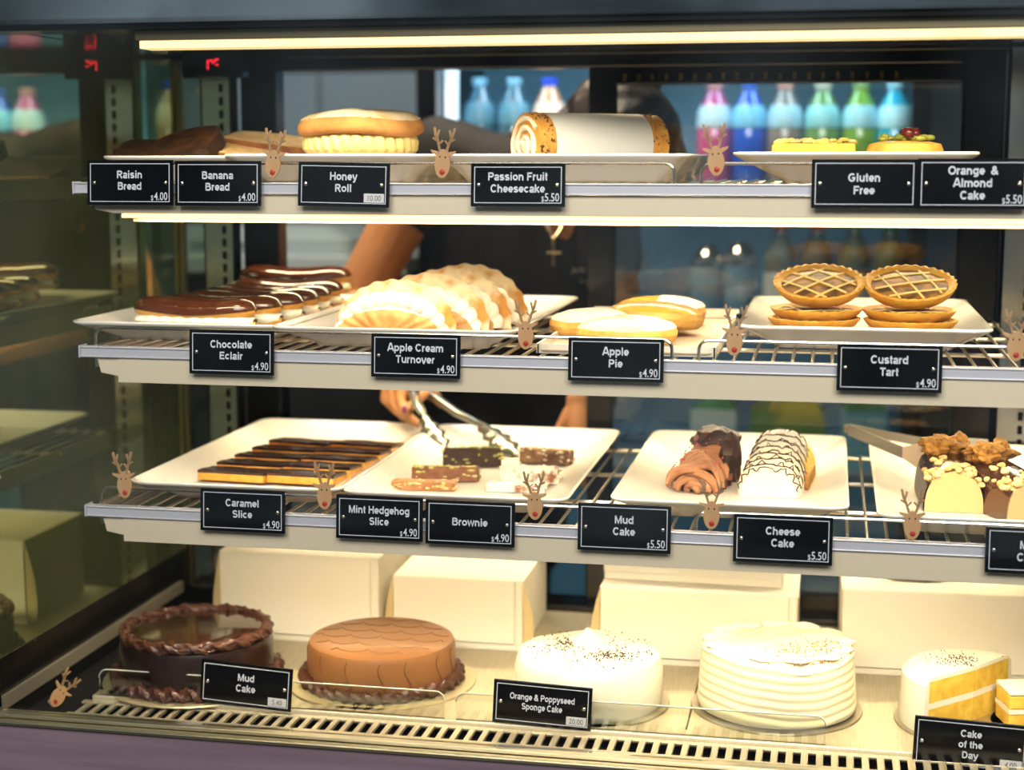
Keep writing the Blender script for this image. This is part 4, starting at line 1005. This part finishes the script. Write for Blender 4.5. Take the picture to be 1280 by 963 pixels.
sg(-.006, .0125, ('t', 'ul', 'll')); b.box(.0015, .0027, -.0012, -.0002, .022, .026)
sg(.0065, .0195, ('t', 'ul', 'b'), .0048)
b.build('digits', mat('led_red', 'ff3a5a', .4, emit=3.0, ecol='ff2038'), t)

# ================================================================== THE SHOP ASSISTANT
SKIN = mat('skin', 'e0a678', .5, col2='d3945f', nscale=12, sss=.15)
SHIRT = mat('black_shirt', '0a0b11', .8, col2='06070b', nscale=30, bump=.15, bscale=40)
HAIR = mat('dark_hair', '2a1812', .45, col2='160c08', nscale=60, stretch=(6, 1, 1), bump=.4, bscale=90)
who = thing('person', 'shop assistant in a black shirt leaning down with steel tongs behind the case', 'person', (-.55, 2.95, 0))
O = Vector((-.55, 2.95, 0))
def cap(b, p, q, r0, r1, n=14):
    p = Vector(p) - O; q = Vector(q) - O; k = 7; P = []; R_ = []
    d = (q - p)
    for i in range(k): P.append(p + d * i / (k - 1)); R_.append(r0 + (r1 - r0) * i / (k - 1))
    b.tube(P, R_, n); b.ell(p, r0, 14, 10); b.ell(q, r1, 14, 10)
rsh = AT(548, 190, 2.86); lsh = AT(752, 250, 2.80); elb = AT(440, 385, 2.78); wri = AT(522, 455, 2.55)
lel = AT(775, 420, 2.74); lwr = AT(727, 500, 2.62); lhd = AT(724, 560, 2.58)
chest = AT(640, 290, 2.90); belly = AT(600, 470, 2.97); pel = AT(590, 640, 3.0); neck = AT(712, 252, 2.80); head = AT(775, 195, 2.735)
hipr = pel + Vector((-.085, 0, -.03)); hipl = pel + Vector((.085, 0, -.03))
knr = Vector((hipr.x - .01, 2.97, .46)); knl = Vector((hipl.x + .01, 2.97, .46)); anr = Vector((hipr.x - .02, 3.0, .09)); anl = Vector((hipl.x + .02, 3.0, .09))
b = MB()
up_sh = (rsh + lsh) / 2
cap(b, pel, belly, .125, .12); cap(b, belly, chest, .12, .125); cap(b, chest, up_sh + Vector((0, .02, -.03)), .12, .1); cap(b, rsh + Vector((.04, 0, -.02)), lsh + Vector((-.04, 0, -.02)), .06, .06)
cap(b, up_sh, neck, .06, .05); cap(b, neck, head + Vector((-.02, .02, -.03)), .047, .05)
cap(b, rsh, elb, .054, .047); cap(b, elb, wri, .045, .027); cap(b, lsh, lel, .052, .042); cap(b, lel, lwr, .041, .027)
for hp, kn, an in ((hipr, knr, anr), (hipl, knl, anl)):
    cap(b, hp, kn, .082, .055); cap(b, kn, an, .052, .037); cap(b, an + Vector((0, .01, -.045)), an + Vector((0, -.13, -.06)), .035, .03)
# head: skull, jaw, nose, lips, brow, ears; bowed towards the hand
look = (AT(560, 540, 2.4) - head).normalized(); hx = look.cross(ZU).normalized(); hz = hx.cross(look).normalized()
HM = Matrix((hx, -look, hz)).transposed().to_4x4(); HM.translation = head - O
hb = MB()
for (cx_, cy_, cz_), r_ in (((0, .012, .03), (.074, .092, .086)), ((0, -.03, -.035), (.056, .058, .068)), ((0, -.058, -.082), (.026, .022, .02)), ((0, -.094, -.008), (.011, .016, .013)), ((0, -.086, .012), (.008, .012, .026)),
                            ((0, -.083, -.045), (.022, .009, .006)), ((0, -.081, -.055), (.019, .009, .006)), ((.03, -.074, .032), (.022, .01, .007)), ((-.03, -.074, .032), (.022, .01, .007)), ((.036, -.062, -.02), (.02, .018, .02)), ((-.036, -.062, -.02), (.02, .018, .02)),
                            ((.076, .012, .0), (.007, .017, .03)), ((-.076, .012, .0), (.007, .017, .03))):
    hb.ell((cx_, cy_, cz_), r_, 20, 14, M=HM)
b.v_off = 0
b.add(hb.v, hb.f)
# right hand closing on the tongs: palm, four curled fingers, thumb
palm0 = AT(512, 470, 2.50); palm1 = AT(502, 492, 2.47)
cap(b, wri, palm0, .027, .026); cap(b, palm0 + Vector((-.022, 0, 0)), palm1 + Vector((-.02, 0, 0)), .015, .014); cap(b, palm0 + Vector((.012, 0, 0)), palm1 + Vector((.008, 0, -.002)), .015, .014); cap(b, palm0 + Vector((-.006, -.004, .0)), palm1 + Vector((-.006, -.004, 0)), .016, .015)
FG = [[(484, 482), (482, 500), (497, 515), (513, 520)], [(492, 480), (491, 503), (503, 520), (519, 527)], [(500, 480), (502, 502), (511, 521), (522, 530)], [(530, 480), (531, 492), (519, 503), (508, 513)]]
YD = [2.465, 2.445, 2.43, 2.425]
for pts, yd in zip(FG, YD):
    Q = [AT(px, py, yd - .006 * i) for i, (px, py) in enumerate(pts)]
    for i in range(3): cap(b, Q[i], Q[i + 1], .0098 - .0008 * i, .0092 - .0008 * i, 10)
TH = [AT(535, 476, 2.475), AT(541, 492, 2.46), AT(553, 506, 2.445)]
cap(b, TH[0], TH[1], .0125, .011); cap(b, TH[1], TH[2], .0105, .0085)
# other hand hanging
cap(b, lwr, lhd, .024, .018); 
for i in range(4):
    p = lhd + Vector((-.022 + .014 * i, 0, -.008)); q = p + Vector((0, -.008, -.034)); cap(b, p, q, .0085, .008, 10); cap(b, q, q + Vector((0, .008, -.024 + .004 * abs(i - 1))), .008, .0068, 10)
p = lwr + Vector((-.02, -.01, -.02)); cap(b, p, p + Vector((-.018, -.012, -.035)), .011, .0085, 10)
body = b.build('body', SKIN, who, remesh=.0042, smooth=6)
# shirt, trousers
b = MB()
sl = rsh + (elb - rsh) * .43; sl2 = lsh + (lel - lsh) * .43
cap(b, pel + Vector((0, 0, -.02)), belly, .147, .138); cap(b, belly, chest, .138, .14); cap(b, chest, up_sh + Vector((0, .02, -.03)), .136, .112); cap(b, rsh + Vector((.03, 0, -.015)), lsh + Vector((-.03, .02, -.02)), .074, .074)
cap(b, pel + Vector((-.06, 0, -.03)), belly + Vector((-.05, 0, 0)), .13, .12); cap(b, pel + Vector((.06, 0, -.03)), belly + Vector((.05, 0, 0)), .13, .12)
cap(b, AT(705, 300, 2.9), AT(690, 480, 2.95), .125, .13); cap(b, rsh, rsh + (elb - rsh) * .36, .066, .06); cap(b, lsh, sl2, .066, .06)
shirt = b.build('shirt', SHIRT, who, remesh=.008, smooth=6)
b = MB()
for hp, kn, an in ((hipr, knr, anr), (hipl, knl, anl)): cap(b, hp + Vector((0, 0, .02)), kn, .1, .07); cap(b, kn, an + Vector((0, 0, .02)), .068, .055)
b.build('trousers', SHIRT, who, remesh=.01, smooth=4)
b = MB()
for an in (anr, anl): cap(b, an + Vector((0, .02, -.05)), an + Vector((0, -.14, -.055)), .044, .036)
b.build('shoe', BLACK, who, remesh=.008, smooth=4)
b = MB(); hb = MB()
for c_, r_ in (((0, .035, .045), (.088, .088, .088)), ((0, .06, 0), (.084, .07, .085)), ((.05, .0, .06), (.045, .06, .055)), ((-.05, .0, .06), (.045, .06, .055)), ((0, .12, .05), (.042, .042, .042)), ((-.075, .03, -.02), (.02, .04, .06)), ((.075, .03, -.02), (.02, .04, .06))):
    hb.ell(c_, r_, 20, 14, M=HM, wob=.12)
b.add(hb.v, hb.f); b.build('hair', HAIR, who, remesh=.006, smooth=2)
for s in (-1, 1):
    b = MB(); b.ell((s * .03, -.076, .014), (.011, .009, .0075), 14, 10, M=HM); b.build('eye', mat('eye_dark', '2a201c', .1), who)
nl = AT(507, 511, 2.407) - O; b = MB(); b.ell(nl + Vector((0, -.006, 0)), (.0045, .002, .0062), 12, 8); b.build('fingernail', mat('nail_purple', '8a3f78', .15, coat=.6), who)
# lettering on the shirt, laid onto its front
def onto(ob, px, py):
    me = ob.data; bv = BVHTree.FromPolygons([v.co + O for v in me.vertices], [tuple(p.vertices) for p in me.polygons])
    d = ray(px, py).normalized(); h_ = bv.ray_cast(CAM, d); return h_[0] if h_[0] else None
b = MB(); hit = onto(shirt, 715, 338)
if hit:
    me = shirt.data; bv = BVHTree.FromPolygons([v.co + O for v in me.vertices], [tuple(p.vertices) for p in me.polygons])
    for txt, (px, py), cp in (('Andu', (713, 343), .011), ('Ca', (723, 355), .010)):
        V, F = text_geo(txt, cp, .95, .03, 'LEFT'); base = AT(px, py, hit.y); W = []
        for v in V:
            p = base + Vector((v[0] + v[2] * .2, 0, v[2] + v[0] * .25)); hh = bv.ray_cast(Vector((p.x, p.y - .3, p.z)), Vector((0, 1, 0)))
            W.append((hh[0] - O + Vector((0, -.0015, 0))) if hh[0] else p - O)
        b.add(W, F, 0, False)
    o = b.build('lettering', mat('shirt_print', 'c9d2dc', .6), who)
# necklace with a cross, hanging free from the neck
t = thing('necklace', 'thin chain with a small cross hanging from the bent neck', 'necklace', (0, 0, 0))
n0 = AT(684, 282, 2.73); n1 = AT(691, 299, 2.72); n2 = AT(700, 288, 2.73)
b = MB(); b.tube([n0 + Vector((-.004, .03, .03)), n0, n1], .0013, 6); b.tube([n2 + Vector((.004, .03, .03)), n2, n1], .0013, 6); b.build('chain', mat('gold_chain', 'd8c9a0', .3, 1), t)
k1 = AT(692, 300, 2.72); k2 = AT(692, 332, 2.72); hl_ = AT(684, 316, 2.72); hr_ = AT(701, 316, 2.72)
b = MB(); b.tube([k1, k2], .0026, 8); b.tube([hl_, hr_], .0026, 8); b.build('cross', MATS['gold_chain'], t)

# serving tongs held in the hand
t = thing('serving_tongs', 'steel scalloped serving tongs held in the hand above the bars', 'tongs', (0, 0, 0))
TS = mat('tong_steel', 'aeada2', .26, .9)
H0 = AT(517, 486, 2.43)
def arm(H, mid, end, w, open_z):
    b = MB(); P = [Vector(H), Vector(H) + (Vector(mid) - Vector(H)) * .5 + Vector((0, 0, .004)), Vector(mid), Vector(end)]
    d = (P[-1] - P[0]).normalized(); sd = d.cross(Vector((0, -.8, .6))).normalized(); nr = sd.cross(d).normalized(); rings = []
    W = [w * .8, w, w * .9, w * .75]
    for p, ww in zip(P, W):
        rings.append([p + sd * ww * x + nr * (.0035 * (abs(x) ** 2) * open_z * 2 + th) for x, th in ((-1, 0), (-.5, 0), (0, 0), (.5, 0), (1, 0), (1, .0014), (.5, .0014), (0, .0014), (-.5, .0014), (-1, .0014))])
    b.loft(rings, smooth=True); return b.build('arm', TS, t, edge=50), P[-1], d, sd, nr
def jaw(E, d, sd, nr, L, W):
    b = MB(); rings = []; n = 22
    for k in range(n):
        u = k / (n - 1); ww = W * (.45 + .55 * min(1, u * 2.2)) * (1 - .55 * max(0, u - .75) / .25 * max(0, u - .75) / .25) * (1 + .2 * sin(u * 26)); ring = []
        for side in (0, 1):
            xs_ = [-1 + 2 * i / 8 for i in range(9)]; xs_ = xs_ if side == 0 else xs_[::-1]
            for x in xs_: ring.append(E + d * (L * u) + sd * (ww * x) + nr * (.010 * x * x + .012 * u * u + .0014 * side - .004))
        rings.append(ring)
    b.loft(rings); b.build('jaw', TS, t, edge=60)
_, e_, d_, s_, n_ = arm(H0, AT(522, 508, 2.40), AT(530, 520, 2.385), .0085, 1); 
dj = (AT(556, 560, 2.33) - e_); jaw(e_, dj.normalized(), dj.normalized().cross(Vector((0, -.75, .66))).normalized(), Vector((.3, -.6, .7)).normalized() * -1, dj.length, .0165)
_, e_, d_, s_, n_ = arm(AT(519, 484, 2.445), AT(570, 514, 2.42), AT(602, 530, 2.39), .008, -1)
dj = (AT(646, 560, 2.30) - e_); jaw(e_, dj.normalized(), dj.normalized().cross(Vector((0, -.6, .8))).normalized(), Vector((-.2, .5, -.8)).normalized(), dj.length, .0165)
b = MB(); b.tube([H0 + Vector((-.006, .004, .006)), AT(518, 484, 2.438), AT(522, 482, 2.45)], .0055, 10); b.build('hinge', TS, t)

# ================================================================== BEHIND THE COUNTER
FY = 3.42
f0 = AT(528, 100, FY).x; f1 = AT(1165, 100, FY).x
t = thing('drinks_fridge', 'tall black framed drinks fridge with blue lit shelves of bottles', 'fridge', ((f0 + f1) / 2, FY, 0))
W2 = (f1 - f0) / 2; fr = MB()
fr.box(-W2, -W2 + .04, -.04, .52, .08, 1.62); fr.box(W2 - .04, W2, -.04, .52, .08, 1.62); fr.box(-W2, W2, .48, .52, .08, 1.62); fr.box(-W2, W2, -.04, .52, 1.49, 1.62); fr.box(-W2, W2, -.04, .52, 0, .12)
fr.build('cabinet', BLACK, t, bevel=.004)
b = MB(); b.box(-W2 + .041, W2 - .041, .44, .478, .12, 1.49); b.build('glow_back', mat('fridge_back', '6f9cb2', .6, col2='37637a', nscale=5, emit=.16, ecol='5a92ac'), t)  # panel given its own faint glow to imitate the blue fridge lighting
ZS = [AT(900, 196, FY + .1).z - .055, .0, .0]; zs1 = ZS[0]; zs2 = zs1 - .305; zs3 = zs2 - .31
for zz in (zs1, zs2, zs3): b = MB(); b.box(-W2 + .042, W2 - .042, .0, .43, zz - .014, zz); b.build('shelf', mat('fridge_shelf', '93a4ad', .3, .5), t)
b = MB(); b.box(-W2 + .046, -W2 + .068, .02, .05, .14, 1.48); b.build('lamp', mat('fridge_lamp', 'dff2ff', .5, emit=1.1, ecol='bfe4ff'), t)
fx = (f0 + f1) / 2
l = bpy.data.lights.new('fridge_light', 'AREA'); l.shape = 'RECTANGLE'; l.size = 1.0; l.size_y = .05; l.energy = 3; l.color = (.62, .85, 1); o = bpy.data.objects.new('fridge_light', l); COL.objects.link(o); o.location = (fx, FY + .03, 1.485); o.rotation_euler = (rad(18), 0, 0)
def bottle(loc, label, liquid, capc, lab, group, H=.235, sc=1, body='clear_pet', liq=.55):
    t = thing('drink_bottle', label, 'bottle', loc, (0, 0, 0), group)
    R = .0335 * sc
    b = MB(); b.lathe([(0, 0), (R * .9, 0), (R, .006), (R, H * .52), (R * .93, H * .56), (R, H * .6), (R * .98, H * .68), (R * .72, H * .8), (R * .42, H * .9), (R * .38, H * .95), (0, H * .95)], 24); b.build('glass_body', mat(body + str(liquid), liquid, .1, coat=.6, alpha=1, spec=.8), t)
    b = MB(); b.lathe([(R * .44, H * .925), (R * .46, H * .93), (R * .46, H), (0, H)], 18); b.build('cap', mat('cap_' + capc, capc, .4), t)
    b = MB(); b.lathe([(R + .0006, H * .26), (R + .0006, H * .52)] if lab[1] else [(R + .0006, H * .55), (R + .0009, H * .6), (R * .985, H * .69), (R * .8, H * .77)], 24); b.build('label', mat('lab_' + lab[0], lab[0], .35), t)
    return t
TOP = [(600, '2b5468', '6fa2bb', 'clear blue bottle leftmost in the fridge, above the assistant', '46778e'), (643, '305a6c', '78a8bd', 'clear bottle second from the left in the fridge, above the assistant', '4f8299'), (687, 'b98a66', '2447c4', 'bottle with a bright blue cap above the assistant', 'd9c0ae'),
       (893, 'c04f86', 'c98a86', 'pink bottle on the upper fridge shelf', 'b9d6e6'), (936, '1c56c8', '3b6bc0', 'deep blue bottle on the upper fridge shelf', '79c2e8'), (981, '8a8078', 'cf9484', 'brownish clear bottle on the upper fridge shelf', 'a4cfe0'),
       (1028, '6f9a5a', 'c9c4b4', 'dull green bottle, between the brownish and the bright green ones', '8fd0d4'), (1075, '7aa83f', '8fae70', 'bright green bottle on the upper fridge shelf', '9fd8e4'), (1118, '2fb0d0', '9fd0e0', 'cyan bottle rightmost on the upper fridge shelf', 'aee4f4')]
for x, lq, cp, lb, la in TOP: c = AT(x, 150, FY + .09); bottle((c.x, FY + .09, zs1), lb, lq, cp, (la, 0), 'bottles on the upper fridge shelf', H=AT(x, 103 if x > 800 else 98, FY + .09).z - zs1, sc=1.12)
LOW = [(975, '6d7a78', 'd0705e', 'dark bottle with a red cap, the left one of two, on the lower fridge shelf'), (1020, '5f6a66', 'c96450', 'dark bottle with a red cap beside the green capped ones on the lower fridge shelf'),
       (1067, '6a7868', '6cae50', 'bottle with a pale green cap on the lower fridge shelf'), (1112, '66785f', '22a050', 'bottle with a vivid green cap on the lower fridge shelf')]
for x, lq, cp, lb in LOW: c = AT(x, 330, FY + .09); bottle((c.x, FY + .09, zs2), lb, lq, cp, ('d2dde6', 1), 'bottles on the lower fridge shelf', H=AT(x, 280, FY + .09).z - zs2, sc=1.05)
for i, (x, y0) in enumerate(((885, 306), (925, 302))):
    c = AT(x, 330, FY + .08); t = thing('steel_canister', ('left', 'right')[i] + ' of two shiny steel canisters with rounded lids in the fridge', 'canister', (c.x, FY + .08, zs2), group='steel canisters in the fridge')
    hh = AT(x, y0, FY + .08).z - zs2; b = MB(); b.lathe([(0, 0), (.034, 0), (.036, .01), (.036, hh * .72), (0, hh * .72)], 28); b.build('can_body', mat('blue_can', '7fb4dc', .3, .3), t)
    b = MB(); b.lathe([(.037, hh * .72), (.037, hh * .78), (.03, hh * .9), (.014, hh), (0, hh)], 28); b.build('lid', CHROME, t)
for i, (x, gcol, lb) in enumerate(((893, '4f9fd0', 'pale blue carton with a green top, left in the bottom of the fridge'), (985, '3f7f3a', 'green pack in the bottom of the fridge behind the cheese cake'), (1080, '2f8a60', 'green carton at the right in the bottom of the fridge'))):
    c = AT(x, 520, FY + .08); t = thing('drink_carton', lb, 'carton', (c.x, FY + .08, zs3), group='cartons in the fridge')
    hh = AT(x, 492, FY + .08).z - zs3; w_ = .05 if i != 1 else .08
    b = MB(); b.box(-w_, w_, -.03, .03, 0, hh * .8); b.build('carton_body', mat('cart' + str(i), ('b9d8ea', '5a8a3a', '6fb0d0')[i], .5), t, bevel=.003)
    b = MB(); b.prism([(-w_, hh * .8), (w_, hh * .8), (w_ * .5, hh), (-w_ * .1, hh)], -.03, .03); b.build('gable_top', mat('cartt' + str(i), ('2f9a5a', '77903a', '2a8a50')[i], .5), t)
# work bench and machine on the left
t = thing('work_bench', 'pale steel work bench standing behind the left sliding door', 'bench', (-1.52, 3.9, 0))
zt_ = AT(400, 322, 3.6).z
b = MB(); b.box(-.75, .55, -.3, .3, zt_ - .04, zt_); b.build('bench_top', mat('bench_white', 'b8c6c8', .3, .2), t, bevel=.003)
b = MB(); b.box(-.72, .52, -.26, .28, .45, zt_ - .042); b.build('bench_cabinet', mat('bench_dark', '15181a', .6), t)
b = MB(); b.box(-.72, .52, -.24, .28, 0, .449); b.build('lower_panel', mat('bench_grey', '8f9696', .5, col2='6f7577', nscale=6), t)
t = thing('coffee_machine', 'low pale grey machine standing on the work bench', 'machine', (-1.44, 3.85, zt_))
hh = AT(400, 283, 3.7).z - zt_
b = MB(); b.loft([rr(.62, .36, .03, 0), rr(.62, .36, .03, hh * .55), rr(.5, .3, .03, hh)]); b.build('housing', mat('machine_pale', 'aebfbf', .25, .3), t)
b = MB(); b.box(-.08, .1, -.187, -.181, hh * .3, hh * .36); b.build('slot', DARK, t)
t = thing('wall_cabinet', 'dull blue grey cabinet on the back wall above the work bench', 'cabinet', (-1.35, 4.45, 1.27))
b = MB(); b.box(-.65, .55, -.14, .14, 0, .22); b.build('carcass', mat('cab_grey', '5c6d78', .5), t, bevel=.004)
b = MB()
for i in range(2): b.box(-.64 + i * .6, -.055 + i * .6, -.158, -.142, .005, .215)
b.build('door_panel', mat('cab_front', '687a86', .45), t, bevel=.003)

# shop lighting behind the counter, added fill lights, daylight from the street
def area(n, loc, rot, sx, sy, e, col):
    l = bpy.data.lights.new(n, 'AREA'); l.shape = 'RECTANGLE'; l.size = sx; l.size_y = sy; l.energy = e; l.color = col
    o = bpy.data.objects.new(n, l); COL.objects.link(o); o.location = loc; o.rotation_euler = rot; return o
area('shop_ceiling_light', (-.9, 3.2, 2.65), (0, 0, 0), 1.6, .5, 16, (.75, .88, 1))
area('front_fill_light', (.1, -.7, 2.6), (rad(28), 0, 0), 2.6, 1.4, 135, (1, .96, .93))  # unseen panel added in front for street light on rails and signs
area('arm_fill_light', (-.75, 2.75, 2.3), (0, 0, 0), .5, .3, 30, (1, .74, .46))  # added warm fill, brightens the assistant's arm
w = bpy.data.worlds.new('street'); scene.world = w; w.use_nodes = True; nt = w.node_tree; N = nt.nodes; L = nt.links
bg = N['Background']; tc = N.new('ShaderNodeTexCoord'); nz = N.new('ShaderNodeTexNoise'); nz.inputs['Scale'].default_value = 7; nz.inputs['Detail'].default_value = 4
L.new(tc.outputs['Generated'], nz.inputs['Vector']); r = N.new('ShaderNodeValToRGB'); r.color_ramp.elements[0].position = .38; r.color_ramp.elements[1].position = .68
r.color_ramp.elements[0].color = (.01, .016, .022, 1); r.color_ramp.elements[1].color = (.62, .76, .85, 1)
L.new(nz.outputs['Fac'], r.inputs['Fac']); L.new(r.outputs['Color'], bg.inputs['Color']); bg.inputs['Strength'].default_value = .5
